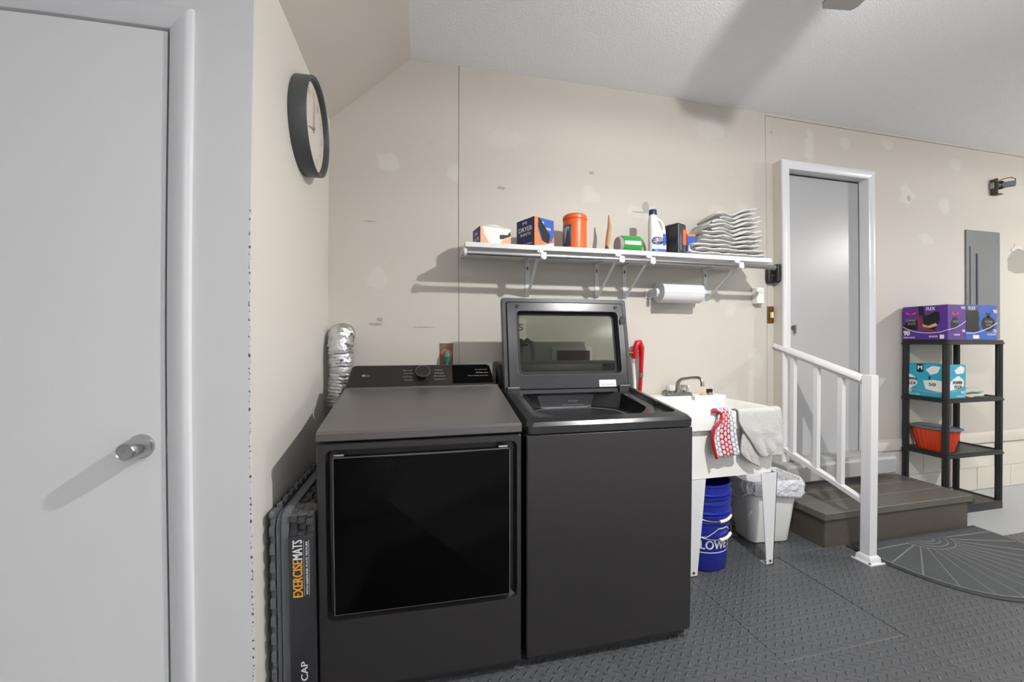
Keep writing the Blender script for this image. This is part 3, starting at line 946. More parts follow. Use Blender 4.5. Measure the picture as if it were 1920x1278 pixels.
# ---------------------------------------------------------------- wall shelf with rod
sh = thing('wall_shelf', 'long white wall shelf with a hanging rod above the washer and sink', 'shelf', (1.12, BY, 1.68))
MB().box(.198, 2.045, 2.0, BY-.001, 1.681, 1.706).build('board', 'melamine', sh, bevel=.002)
MB().cyl((.20, 1.995, 1.651), (2.06, 1.995, 1.651), .0135).build('rod', 'chrome', sh)
MB().cyl((.192, 1.995, 1.651), (.204, 1.995, 1.651), .020).build('rod_cap', 'white_metal', sh)
for (wx) in (.594, 1.034, 1.220, 1.800):
    br = MB()
    fx = wx-.012
    br.box(wx-.013, wx+.013, BY-.004, BY-.0005, 1.46, 1.676)
    br.box(fx-.008, fx+.008, 2.0, BY-.002, 1.670, 1.6805)
    def bar(p, q, wdt, th):
        p = Vector(p); q = Vector(q); dd_ = (q-p).normalized(); nn = Vector((1, 0, 0)).cross(dd_)
        br.prism([p+Vector((-wdt, 0, 0))+nn*th, p+Vector((wdt, 0, 0))+nn*th, p+Vector((wdt, 0, 0))-nn*th, p+Vector((-wdt, 0, 0))-nn*th], (0, 0, 0), q-p)
    bar((fx-.004, 2.015, 1.640), (wx, BY-.006, 1.472), .008, .004)
    o = br.build('bracket', 'white_metal', sh, bevel=.001)
    b = MB(); b.box(wx-.011, wx-.004+.015, 2.0-.004, 2.03, 1.660, 1.684); b.box(wx-.008, wx+.022, 1.978, 2.012, 1.634, 1.668)
    b.prism([(wx-.002, 1.976, 1.655), (wx+.020, 1.976, 1.660), (wx+.024, 1.976, 1.640), (wx+.012, 1.976, 1.628), (wx-.002, 1.976, 1.634)], (0, 0, 0), (0, .006, 0))
    b.build('rod_clip', 'white_metal', o, bevel=.002)
    MB().box(wx-.003, wx+.003, BY-.0055, BY-.0035, 1.628, 1.648).build('screw_slot', 'black', o)

ZS = 1.706
# white and orange dryer-sheet box, low
def carton(name, label, x, y, rz, wx_, dy_, hz, m, group=None, z=ZS, cat='box', top=True):
    t = thing(name, label, cat, (x, y, z), rz, group)
    b = MB().box(-wx_/2, wx_/2, -dy_/2, dy_/2, 0, hz)
    b.build('carton', m, t, bevel=.0015, local=True)
    return t
def face_text(b, body, org, xd, yd, wd, ht, bold=0): return put_text(b, body, org, xd, yd, wd, ht, bold)

t = thing('dryer_sheet_box', 'torn white and orange dryer sheet box, leftmost on the wall shelf', 'box', (.348, 2.09, ZS), .20)
b = MB().box(-.085, .085, -.06, .06, 0, .088); b.build('carton', 'cream_card', t, local=True, bevel=.002)
b = MB(); decal(b, rect(0, 0, .12, .088), (-.0853, .06, 0), (0, -1, 0), (0, 0, 1)); b.build('side_panel', 'navy', t, local=True)
b = MB(); face_text(b, 'M', (-.0865, .02, .05), (0, -1, 0), (0, 0, 1), .03, .018, .002); face_text(b, 'DRYER', (-.0865, .045, .02), (0, -1, 0), (0, 0, 1), .09, .018, .001); b.build('lettering', 'letter_white', t, local=True)
b = MB(); decal(b, [(0, 0), (.05, 0), (.02, .05), (.012, .088), (0, .088)], (-.085, -.0603, 0), (1, 0, 0), (0, 0, 1)); decal(b, [(.105, 0), (.168, 0), (.168, .045), (.125, .03)], (-.085, -.0603, 0), (1, 0, 0), (0, 0, 1)); b.build('orange_print', 'orange_card', t, local=True)
b = MB(); decal(b, [(.106, .03), (.125, .032), (.168, .05), (.165, .075), (.15, .055), (.106, .052)], (-.085, -.0605, 0), (1, 0, 0), (0, 0, 1), .0012); b.build('dark_opening', 'black', t, local=True)
b = MB()
gx, gy = 14, 6
vs = []
for j in range(gy+1):
    for i in range(gx+1):
        u, v = i/gx, j/gy
        vs.append((-.07+.15*u, -.060+.11*v, .089+.022*math.sin(PI*u)*math.sin(PI*v)*(1+.8*noise.noise(Vector((u*6, v*5, 1))))))
b.add(vs, [(j*(gx+1)+i, j*(gx+1)+i+1, (j+1)*(gx+1)+i+1, (j+1)*(gx+1)+i) for j in range(gy) for i in range(gx)])
b.build('loose_sheet', 'paper', t, local=True, solid=.002)

t = thing('dryer_sheet_box', 'navy and orange dryer sheet box with a torn open front on the shelf', 'box', (.588, 2.095, ZS), .45)
W_, D_, H_ = .140, .145, .150
b = MB()
b.box(-W_/2, W_/2, -D_/2, D_/2, 0, H_)
b.build('carton', 'blue', t, local=True, bevel=.0015)
b = MB(); decal(b, rect(0, 0, D_, H_), (-W_/2-.0003, D_/2, 0), (0, -1, 0), (0, 0, 1)); b.build('side_panel', 'navy', t, local=True)
b = MB(); face_text(b, 'DRYER', (-W_/2-.0012, .055, .085), (0, -1, 0), (0, 0, 1), .11, .024, .002)
face_text(b, 'SHEETS', (-W_/2-.0012, .042, .062), (0, -1, 0), (0, 0, 1), .085, .014, .0015)
face_text(b, 'M', (-W_/2-.0012, .02, .12), (0, -1, 0), (0, 0, 1), .03, .018, .0015)
face_text(b, 'Fresh Linen', (-W_/2-.0012, .055, .012), (0, -1, 0), (0, 0, 1), .11, .012)
face_text(b, 'M', (-.02, -D_/2-.0012, .118), (1, 0, 0), (0, 0, 1), .014, .014, .001)
face_text(b, 'DRYER', (.0, -D_/2-.0012, .092), (1, 0, 0), (0, 0, 1), .045, .012, .001)
b.build('lettering', 'letter_white', t, local=True)
fo = (-W_/2, -D_/2-.0004, 0)
b = MB(); decal(b, [(0, 0), (.140, 0), (.140, .07), (.12, .03), (.05, .03), (.02, .10), (.03, .15), (0, .15)], fo, (1, 0, 0), (0, 0, 1)); b.build('orange_print', 'orange_card', t, local=True)
b = MB(); decal(b, [(.024, .148), (.035, .148), (.112, .065), (.100, .020), (.062, .028), (.030, .10)], fo, (1, 0, 0), (0, 0, 1), .0012); b.build('dark_opening', 'black', t, local=True)
b = MB(); decal(b, [(.01, 0), (.138, 0), (.140, .03), (.07, .012)], fo, (1, 0, 0), (0, 0, 1), .0013); b.build('pale_print', 'cream_card', t, local=True)

# orange tub
t = thing('detergent_tub', 'round orange plastic detergent tub with a lid on the shelf', 'tub', (.822, 2.11, ZS))
b = MB().lathe([(0, 0), (.062, 0), (.066, .004), (.0655, .10), (.066, .165), (.064, .176), (0, .176)], (.822, 2.11, ZS), 40)
b.build('body', 'orange', t)
b = MB().lathe([(0, .174), (.068, .174), (.069, .178), (.067, .193), (.058, .202), (.03, .204), (0, .204)], (.822, 2.11, ZS), 40)
b.build('lid', 'orange', t)
b = MB(); rr_ = .0662
b.loops([[Vector((.822+rr_*math.cos(a), 2.11+rr_*math.sin(a), ZS+z)) for z in (.02, .14)] for a in [math.radians(160+6*q) for q in range(13)]], False, False, closed=False)
lb = b.build('label', 'dusk', t, solid=.0008)
b = MB(); rr_ = .0668
b.loops([[Vector((.822+rr_*math.cos(a), 2.11+rr_*math.sin(a), ZS+z)) for z in (.08+.04*math.sin(q), .13)] for q, a in enumerate([math.radians(165+6*q) for q in range(10)])], False, False, closed=False)
b.build('label_print', 'letter_grey', lb, solid=.0008)

# clothes brush and its tin scoop
t = thing('scrub_brush', 'narrow tan wooden brush standing upright on the shelf', 'brush', (1.02, 2.16, ZS))
b = MB().tube([(1.03, 2.16, ZS+.0), (1.035, 2.16, ZS+.03), (1.045, 2.158, ZS+.09), (1.055, 2.156, ZS+.17), (1.05, 2.156, ZS+.235)], [.012, .012, .022, .020, .006], 14, flat=.55)
b.build('handle', 'tan', t)
MB().tube([(1.032, 2.145, ZS), (1.034, 2.145, ZS+.03), (1.033, 2.15, ZS+.055)], [.018, .013, .006], 12).build('bristle_block', 'redbox', t)
# green can on its side
t = thing('green_canister', 'green foil canister lying on its side in the middle of the shelf', 'canister', (1.14, 2.10, ZS), 0)
MB().cyl((1.092, 2.10, ZS+.052), (1.205, 2.10, ZS+.052), .052, n=36).build('body', 'green', t, bevel=.002)
b = MB(); b.cyl((1.074, 2.10, ZS+.050), (1.0915, 2.10, ZS+.051), .044, .051, n=30); b.build('end_cap', 'letter_grey', t)
b = MB()
b.loops([[Vector((x, 2.10-.0525*math.cos(a), ZS+.052+.0525*math.sin(a))) for x in (1.095, 1.195)] for a in [math.radians(-10+4*q) for q in range(7)]], False, False, closed=False)
b.build('stripe', 'letter_white', t, solid=.0006)
# bleach bottle
bx_, by_ = 1.330, 2.09
t = thing('bleach_bottle', 'white bleach bottle with a blue cap and blue label on the shelf', 'bottle', (bx_, by_, ZS))
b = MB()
prof = [(.048, .030, 0, 0), (.051, .036, .004, 0), (.052, .036, .10, 0), (.050, .036, .118, -.002), (.042, .034, .135, -.010), (.031, .030, .165, -.021), (.026, .026, .195, -.026), (.020, .020, .222, -.028), (.018, .018, .238, -.028)]
rings = []
for (rx, ry, z, dx) in prof:
    ring_ = []
    for q in range(32):
        a = 2*PI*q/32
        ring_.append(Vector((bx_-.008+dx+rx*math.copysign(abs(math.cos(a))**.8, math.cos(a)), by_+ry*math.copysign(abs(math.sin(a))**.8, math.sin(a)), ZS+z)))
    rings.append(ring_)
b.loops(rings); b.build('body', 'white_plastic', t)
b = MB().lathe([(0, 0), (.0225, 0), (.0225, .026), (.020, .030), (0, .030)], (bx_-.035, by_, ZS+.232), 28); b.build('cap', 'navy', t)
b = MB().tube([(bx_-.028, by_, ZS+.214), (bx_-.004, by_, ZS+.212), (bx_+.018, by_, ZS+.198), (bx_+.032, by_, ZS+.170), (bx_+.038, by_, ZS+.140), (bx_+.036, by_, ZS+.112)], [.008, .008, .0085, .009, .0095, .011], 12); b.build('handle', 'white_plastic', t)
def wrapxy(u, z, e=.0008):
    a = -PI/2+(u/.052)*.9
    rx, ry = .052+e, .036+e
    return Vector((bx_-.008+rx*math.copysign(abs(math.cos(a))**.8, math.cos(a)), by_+ry*math.copysign(abs(math.sin(a))**.8, math.sin(a)), ZS+z))
b = MB(); b.loops([[wrapxy(u, z) for z in (.012, .040, .07, .10, .118)] for u in [(-.08+.008*q) for q in range(21)]], False, False, closed=False)
lb = b.build('label', 'letter_white', t)
b = MB()
b.loops([[wrapxy(u, z, .0013) for z in (.012, .03)] for u in [(-.06+.008*q) for q in range(16)]], False, False, closed=False)
b.loops([[wrapxy(u, z, .0013) for z in (.04+(u)*.4, .118)] for u in [(.012+.008*q) for q in range(9)]], False, False, closed=False)
b.build('label_band', 'blue', lb)
b = MB()
uv_, fs_ = text_shape('CLOROX')
b.add([wrapxy(-.050+u*.062, .066+v*.020+u*.008, .0022) for u, v in uv_], fs_)
b.build('lettering', 'letter_white', lb)
b = MB(); 
b.loops([[wrapxy(-.019+r*.040*math.cos(q*PI/12), .076+r*.024*math.sin(q*PI/12), .0017) for q in range(24)] for r in (1, .5, .02)], False, False)
b.build('emblem', 'navy', lb)
# black carton with orange label, blue small box
t = thing('black_carton', 'black carton with an orange label beside the bleach bottle', 'box', (1.447, 2.09, ZS), .42)
b = MB(); b.prism([(-.046, -.045, 0), (.038, -.045, 0), (.038, .05, 0), (-.046, .05, 0)], (0, 0, 0), (0, 0, .185)); b.build('carton', 'black_plastic', t, local=True, bevel=.012, seg=3)
b = MB(); decal(b, rect(.045, .06, .084, .15), (-.046, -.0455, 0), (1, 0, 0), (0, 0, 1)); b.build('orange_label', 'orange', t, local=True)
b = MB(); decal(b, rect(.045, .004, .078, .058), (-.046, -.0455, 0), (1, 0, 0), (0, 0, 1)); decal(b, [(.005, .03), (.03, .02), (.035, .10), (.02, .13), (.008, .10)], (-.046, -.0455, 0), (1, 0, 0), (0, 0, 1)); b.build('grey_print', 'dusk', t, local=True)
t = thing('small_blue_box', 'small blue and white box between the black carton and the towels', 'box', (1.525, 2.09, ZS), 0)
b = MB().box(-.027, .027, -.035, .035, 0, .127); b.build('carton', 'blue', t, local=True, bevel=.001)
b = MB(); decal(b, rect(.008, .004, .048, .06), (-.027, -.0354, 0), (1, 0, 0), (0, 0, 1)); b.build('white_label', 'cream_card', t, local=True)
b = MB(); decal(b, rect(0, .115, .054, .127), (-.027, -.0354, 0), (1, 0, 0), (0, 0, 1), .001); b.build('orange_band', 'orange_card', t, local=True)

# folded towels
def folded(name, label, x, y, z, wx_, dy_, h, m, seed, rz=0, group=None, tilt=0):
    # one folded towel: rounded fold toward the viewer's right, wavy layers
    rnd = random.Random(seed)
    b = MB()
    nu, nv = 22, 14
    rings = []
    for i in range(nu+1):
        u = -1+2*i/nu
        ring_ = []
        for q in range(nv*2):
            a = 2*PI*q/(nv*2)
            sx = math.copysign(abs(math.cos(a))**.35, math.cos(a))
            sz = math.copysign(abs(math.sin(a))**.75, math.sin(a))
            nz = noise.noise(Vector((u*2.2+seed, sx*1.5, seed*1.3)))
            edge = max(0, abs(u)-.85)/.15
            hh = h*(1-.55*edge*edge)
            ring_.append(Vector((x+u*wx_/2+.006*math.sin(a*2+seed), y+sx*dy_/2*(1-.05*edge)+.004*nz, z+h/2+sz*hh/2+nz*h*.30+tilt*u)))
        rings.append(ring_)
    b.loops(rings)
    o = b.build(name, m, None, smooth=70)
    return tag(o, label, 'towel', group)
ordn = ['bottom', 'second', 'third', 'fourth', 'fifth', 'sixth', 'seventh', 'eighth', 'ninth', 'tenth', 'topmost']
NL, LH_ = 11, .0255
def sag(x, y): return .010*math.sin(x*17+y*9)+.006*math.sin(x*41+1.7+y*13)
for i in range(NL):
    xl = 1.490+.021*i+.022*math.sin(i*2.3)
    xr = 2.005-.003*i+.018*math.sin(i*1.9)
    dy_ = .235-.004*i+.012*math.sin(i*3.1)
    rings = []
    nu = 44
    for k_ in range(nu+1):
        u = k_/nu
        x = xl+(xr-xl)*u
        e = max(0, (abs(u-.5)-.46)/.04)
        ring_ = []
        for q in range(24):
            a = 2*PI*q/24
            sx = math.copysign(abs(math.cos(a))**.4, math.cos(a))
            sz = math.copysign(abs(math.sin(a))**.7, math.sin(a))
            y = 2.125+sx*dy_/2*(1-.06*e)+.012*noise.noise(Vector((x*9, i*1.9, 2.0)))+.005*math.sin(x*37+i*2.3)*(sx < 0)
            th = (LH_*.5-.0004)*(1-.25*e)*sz
            crease = (-.0045*max(0, 1-abs(sx+1)/.3)*abs(math.sin(x*27+i*1.7))-.003*abs(noise.noise(Vector((x*16, sx*2, i*1.3)))))*(1 if sz > 0 else -1)
            base = ZS+.001+LH_*(i+.5)
            ring_.append(Vector((x, y, base+th+crease+sag(x, sx*.11)*min(1, i/5)+(.13*(u-.35))*(i/NL)*.5)))
        rings.append(ring_)
    b = MB().loops(rings)
    where = ordn[i]+' white towel' + (' of the folded stack on the wall shelf' if i in (0, NL-1) else ' up in the folded stack on the wall shelf')
    tag(b.build('folded_towel', 'towel_white', None, smooth=70), where, 'towel', 'white towels folded on the wall shelf')

# ---------------------------------------------------------------- paper towel holder and small wall things
t = thing('paper_towel_holder', 'white wall holder with a roll of paper towels under the shelf', 'paper towel holder', (1.55, BY, 1.5))
b = MB().lathe([(.020, 0), (.062, 0), (.0625, .003), (.0625, .277), (.062, .28), (.020, .28)], (1.403, 2.20, 1.506), 48, 'X'); rl = b.build('paper_roll', 'paper', t)
MB().lathe([(.015, -.001), (.020, -.001), (.020, .282), (.015, .282)], (1.403, 2.20, 1.506), 24, 'X').build('cardboard_core', 'cream_card', rl)
b = MB(); b.box(1.3995, 1.68, 2.1372, 2.1382, 1.497, 1.4985); b.build('tear_line', 'letter_grey', rl)
for x in (1.385, 1.700):
    b = MB(); b.box(x-.004, x+.004, 2.185, BY-.001, 1.478, 1.530); b.cyl((x-.010, 2.20, 1.505), (x+.010, 2.20, 1.505), .024 if x < 1.5 else .014)
    b.build('holder_arm', 'white_metal', t, bevel=.002)
MB().box(1.36, 1.715, BY-.006, BY-.0005, 1.478, 1.53).build('back_plate', 'white_metal', t)

t = thing('remote_holder', 'left of two black clip-on remotes at the end of the shelf rod', 'remote', (2.310, BY, 1.665), 0, 'black remotes by the door')
b = MB().prism([(-.028, -.0005, -.064), (.026, -.0005, -.064), (.031, -.0005, -.03), (.031, -.0005, .06), (-.030, -.0005, .06), (-.033, -.0005, -.03)], (0, 0, 0), (0, -.034, 0)); b.build('body', 'black_plastic', t, local=True, bevel=.010, seg=3)
b = MB(); b.box(-.018, .014, -.0365, -.0345, .0, .03); b.build('button', 'dark_plastic', t, local=True, bevel=.0005)
b = MB(); b.box(-.010, .004, -.0372, -.0366, -.020, -.010); b.build('red_mark', 'redbox', t, local=True)
copy_thing(t, (2.3515, 2.250, 1.668), 'right of two black clip-on remotes, on the side of the door frame', rz=-PI/2)
t = outlet('wall_switch', 2.296, 2.349, 1.330, 1.445, BY, 'brass', 'small brass switch plate on the wall left of the white door frame', 'switch')
MB().box(2.316, 2.332, BY-.022, BY-.006, 1.365, 1.405).build('toggle', 'cream_card', t, bevel=.003)
for z in (1.35, 1.425):
    MB().cyl((2.324, BY-.008, z), (2.324, BY-.006, z), .004, n=10).build('screw', 'satin', t)
t = thing('door_chime', 'narrow white plastic box on the wall right of the paper towels', 'wall box', (2.2, BY, 1.5))
MB().box(2.168, 2.226, BY-.050, BY-.0005, 1.458, 1.566).build('case', 'white_plastic', t, bevel=.006)
MB().box(2.176, 2.218, BY-.053, BY-.049, 1.525, 1.555).build('cover', 'white_metal', t, bevel=.002)

t = thing('electrical_panel', 'flush grey electrical panel with a closed door on the right of the wall', 'electrical panel', (4.44, BY, 1.25))
MB().box(4.247, 4.640, BY-.010, BY-.0005, 1.22, 2.105).build('frame', 'panel_grey', t, bevel=.002)
b = MB(); b.prism([(4.285, BY-.010, 1.30), (4.600, BY-.010, 1.30), (4.600, BY-.010, 1.955), (4.32, BY-.010, 1.955), (4.285, BY-.010, 1.975)], (0, 0, 0), (0, -.006, 0)); b.build('cover', 'panel_grey', t, bevel=.003)
b = MB(); b.box(4.355, 4.595, BY-.024, BY-.016, 1.32, 1.910); dr_ = b.build('door', 'panel_grey', t, bevel=.003)
MB().box(4.348, 4.3545, BY-.022, BY-.0155, 1.32, 1.915).build('hinge', 'dusk', dr_)
for (x, z) in ((4.262, 2.04), (4.615, 2.04), (4.262, 1.55)):
    MB().cyl((x, BY-.0125, z), (x, BY-.010, z), .006, n=12).build('screw', 'satin', t)

t = thing('alarm_bracket', 'small metal bracket with a wired sensor high on the right wall', 'sensor', (4.58, BY, 2.48))
MB().box(4.530, 4.585, BY-.030, BY-.0005, 2.455, 2.505).build('box', 'satin', t, bevel=.003)
b = MB(); b.box(4.545, 4.552, BY-.045, BY-.001, 2.41, 2.535); b.box(4.545, 4.61, BY-.045, BY-.001, 2.408, 2.414); b.build('bracket', mat('dull_bronze', '4a443c', rough=.5), t)
b = MB(); b.cyl((4.590, BY-.02, 2.482), (4.66, BY-.085, 2.487), .024, n=16); b.build('sensor_head', 'panel_grey', t)
MB().box(4.586, 4.612, BY-.05, BY-.005, 2.455, 2.515).build('clamp', 'black', t)
b = MB().tube([(4.555, BY-.03, 2.505), (4.58, BY-.06, 2.525), (4.63, BY-.08, 2.535), (4.675, BY-.085, 2.525), (4.68, BY-.08, 2.505)], .003, 8); b.build('wire', 'brown', t)

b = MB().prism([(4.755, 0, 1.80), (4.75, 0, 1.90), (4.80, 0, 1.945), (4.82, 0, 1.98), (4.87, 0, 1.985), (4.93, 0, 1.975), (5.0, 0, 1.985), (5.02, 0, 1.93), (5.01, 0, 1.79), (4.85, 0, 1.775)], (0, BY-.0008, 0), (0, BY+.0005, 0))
struct(b, 'wall_shadow_plate', 'shadow_patch')  # cast shadow drawn as a flat grey plate on the wall
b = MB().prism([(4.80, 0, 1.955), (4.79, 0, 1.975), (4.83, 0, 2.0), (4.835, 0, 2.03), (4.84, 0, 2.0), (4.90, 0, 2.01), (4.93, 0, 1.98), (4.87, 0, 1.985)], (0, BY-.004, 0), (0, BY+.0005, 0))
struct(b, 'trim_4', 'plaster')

# ---------------------------------------------------------------- laundry sink
sk = thing('laundry_sink', 'white freestanding laundry tub on four tapered legs right of the washer', 'sink', (1.57, 2.0, 0))
b = MB()
def sq(x0, x1, y0, y1, z, r=.03): return [Vector((x, y, z)) for x, y in rrect(x0, x1, y0, y1, r, 4)]
b.loops([sq(1.300, 1.842, 1.785, 2.21, .50, .03), sq(1.290, 1.850, 1.781, 2.24, .752, .035), sq(1.272, 1.870, 1.757, 2.262, .755, .03), sq(1.270, 1.872, 1.755, 2.264, .842, .03), sq(1.276, 1.866, 1.761, 2.258, .847, .03),
         sq(1.296, 1.846, 1.783, 2.172, .846, .03), sq(1.302, 1.840, 1.790, 2.168, .838, .03), sq(1.325, 1.815, 1.82, 2.15, .53, .04), sq(1.36, 1.78, 1.86, 2.11, .515, .04)])
b.build('basin', 'white_plastic', sk, smooth=40)
MB().box(1.345, 1.870, 2.176, 2.283, .80, .866).build('back_deck', 'white_plastic', sk, bevel=.008, seg=3)
MB().box(1.846, 1.873, 1.760, 1.90, .763, .775).build('rim_slot', 'letter_grey', sk)
for (lx, ly, sxx, syy) in ((1.30, 1.775, 1, 1), (1.855, 1.775, -1, 1), (1.30, 2.235, 1, -1), (1.855, 2.235, -1, -1)):
    b = MB()
    b.prism([(lx, ly, .50), (lx+sxx*.105, ly, .50), (lx+sxx*.062, ly, .0), (lx+sxx*.018, ly, .0)], (0, 0, 0), (0, syy*.004, 0))
    b.prism([(lx, ly, .50), (lx, ly+syy*.09, .50), (lx+sxx*.018, ly+syy*.045, .0), (lx+sxx*.018, ly, .0)], (0, 0, 0), (sxx*.004, 0, 0))
    b.prism([(lx+sxx*.018, ly, .0), (lx+sxx*.062, ly, .0), (lx+sxx*.062, ly+syy*.045, .0), (lx+sxx*.018, ly+syy*.045, .0)], (0, 0, 0), (0, 0, .004))
    lg = b.build('leg', 'white_metal', sk)
    MB().cyl((lx+sxx*.04, ly-.0, .022), (lx+sxx*.04, ly-syy*.004, .022), .006, n=12).build('bolt', 'brass', lg)
fz = .866
ft = thing('faucet', 'brushed grey sink faucet with two clear knobs on the tub deck', 'faucet', (1.552, 2.225, fz))
b = MB(); b.loops([[Vector((x, y, z)) for x, y in rrect(1.455+e, 1.650-e, 2.196+e, 2.258-e, .028-e, 6)] for z, e in ((fz, 0), (fz+.010, 0), (fz+.020, .008))]); b.build('base_plate', 'satin', ft)
for x in (1.503, 1.604):
    MB().cyl((x, 2.226, fz+.018), (x, 2.226, fz+.034), .014, n=18).build('stem', 'satin', ft)
    b = MB()
    b.loops([[Vector((x+(r+.0018*math.cos(8*2*PI*q/64))*math.cos(2*PI*q/64), 2.226+(r+.0018*math.cos(8*2*PI*q/64))*math.sin(2*PI*q/64), fz+z)) for q in range(64)] for r, z in ((.020, .030), (.025, .035), (.026, .060), (.022, .066), (.008, .068))])
    b.build('knob', 'acrylic', ft)
b = MB().tube([(1.552, 2.226, fz+.015), (1.552, 2.226, fz+.06), (1.553, 2.222, fz+.085), (1.56, 2.20, fz+.105), (1.585, 2.14, fz+.118), (1.603, 2.10, fz+.122), (1.611, 2.082, fz+.114), (1.613, 2.076, fz+.095), (1.613, 2.074, fz+.072)], [.018, .013, .011, .010, .0095, .0095, .010, .0105, .012], 14)
b.build('spout', 'satin', ft)
t = thing('drain_stopper', 'black and chrome drain stopper lying on the back of the sink deck', 'stopper', (1.775, 2.215, fz))
MB().lathe([(0, 0), (.020, 0), (.018, .012), (.010, .018), (0, .018)], (1.775, 2.215, fz), 24).build('cup', 'chrome', t)
b = MB(); b.cyl((1.765, 2.215, fz+.012), (1.763, 2.215, fz+.036), .010, n=14); b.cyl((1.785, 2.215, fz+.012), (1.787, 2.215, fz+.036), .010, n=14); b.build('rubber_plug', 'black', t, bevel=.003)
b = MB().lathe([(0, 0), (.016, 0), (.019, .005), (.016, .011), (0, .013)], (1.722, 2.205, fz), 20, sx=1.3)
tag(b.build('soap_bar', 'tan'), 'small orange-tan piece of soap beside the drain stopper', 'soap')

# cloths over the front rim
def cloth(name, label, left, right, m, cat, y0=1.748, amp=.010, inner=.07, thick=.006, seed=1, nu=18, top=.852, sub=1, fold=None, parent=None):
    # left/right: lists of (x, z) down the front; folds over the rim to the inside
    rows = []
    for (dy, z) in ((.075, top-inner), (.060, top-.02), (.045, top+.0), (.03, top+.004), (.012, top+.003)):
        rows.append([(left[0][0], z, y0+dy), (right[0][0], z, y0+dy)])
    m_ = 16
    def interp(pl, t):
        L_ = len(pl)-1
        i = min(int(t*L_), L_-1); f = t*L_-i
        return (pl[i][0]*(1-f)+pl[i+1][0]*f, pl[i][1]*(1-f)+pl[i+1][1]*f)
    for j in range(m_+1):
        t = j/m_
        a, c = interp(left, t), interp(right, t)
        rows.append([(a[0], a[1], y0), (c[0], c[1], y0)])
    vs, uvs, fs = [], [], []
    for j, (a, c) in enumerate(rows):
        for i in range(nu+1):
            u = i/nu
            x = a[0]*(1-u)+c[0]*u; z = a[1]*(1-u)+c[1]*u
            drop = max(0, j-4)/m_
            wv = amp*drop*math.sin(u*PI*2.6+seed+drop*1.3) + amp*.6*noise.noise(Vector((u*3, j*.3, seed)))*min(1, drop*2)
            vs.append((x, a[2]-.004*min(1, drop*3)-abs(wv), z))
            uvs.append((u, 1-j/len(rows)))
    for j in range(len(rows)-1):
        for i in range(nu):
            k0 = j*(nu+1)+i
            fs.append((k0, k0+1, k0+nu+2, k0+nu+1))
    b = MB().add(vs, fs)
    o = b.build(name, m, parent, solid=thick, smooth=80, uv=uvs, sub=sub)
    if parent is None: tag(o, label, cat)
    return o
mt = thing('oven_mitt', 'red edged white and red knitted mitt hanging over the sink rim', 'oven mitt', (1.50, 1.75, .85))
cloth('knit_body', '', [(1.452, .852), (1.435, .80), (1.412, .765), (1.408, .72), (1.418, .67), (1.432, .618)], [(1.528, .852), (1.545, .80), (1.552, .76), (1.562, .70), (1.572, .66), (1.578, .625)], 'mitt', 'mitt', amp=.006, seed=.4, thick=.018, parent=mt, nu=14)
b = MB().tube([(1.415, 1.750, .852), (1.44, 1.742, .854), (1.462, 1.735, .842), (1.458, 1.728, .812), (1.437, 1.728, .796), (1.415, 1.730, .768), (1.408, 1.732, .72), (1.417, 1.731, .67), (1.432, 1.73, .618)], .008, 10)
b.build('red_piping', 'red', mt)
gt = thing('hand_towel', 'light grey hand towel draped over the right of the sink rim', 'towel', (1.70, 1.75, .85))
cloth('front_fold', '', [(1.566, .852), (1.567, .79), (1.600, .74), (1.635, .70), (1.675, .64), (1.705, .605)], [(1.800, .852), (1.815, .80), (1.826, .74), (1.838, .69), (1.838, .64), (1.832, .606)], 'towel_grey', 'towel', amp=.012, seed=2.0, thick=.010, parent=gt, y0=1.742)
cloth('back_fold', '', [(1.60, .80), (1.602, .74), (1.590, .68), (1.588, .63), (1.62, .60), (1.66, .575)], [(1.66, .80), (1.67, .74), (1.68, .68), (1.695, .63), (1.70, .58), (1.706, .548)], 'towel_grey', 'towel', amp=.006, seed=5.0, thick=.009, parent=gt, y0=1.752, inner=.0, top=.80)
cloth('side_fold', '', [(1.795, .852), (1.81, .79), (1.822, .72), (1.832, .66)], [(1.842, .852), (1.846, .79), (1.850, .72), (1.846, .67)], 'towel_grey', 'towel', amp=.006, seed=3.0, thick=.009, parent=gt, y0=1.749)

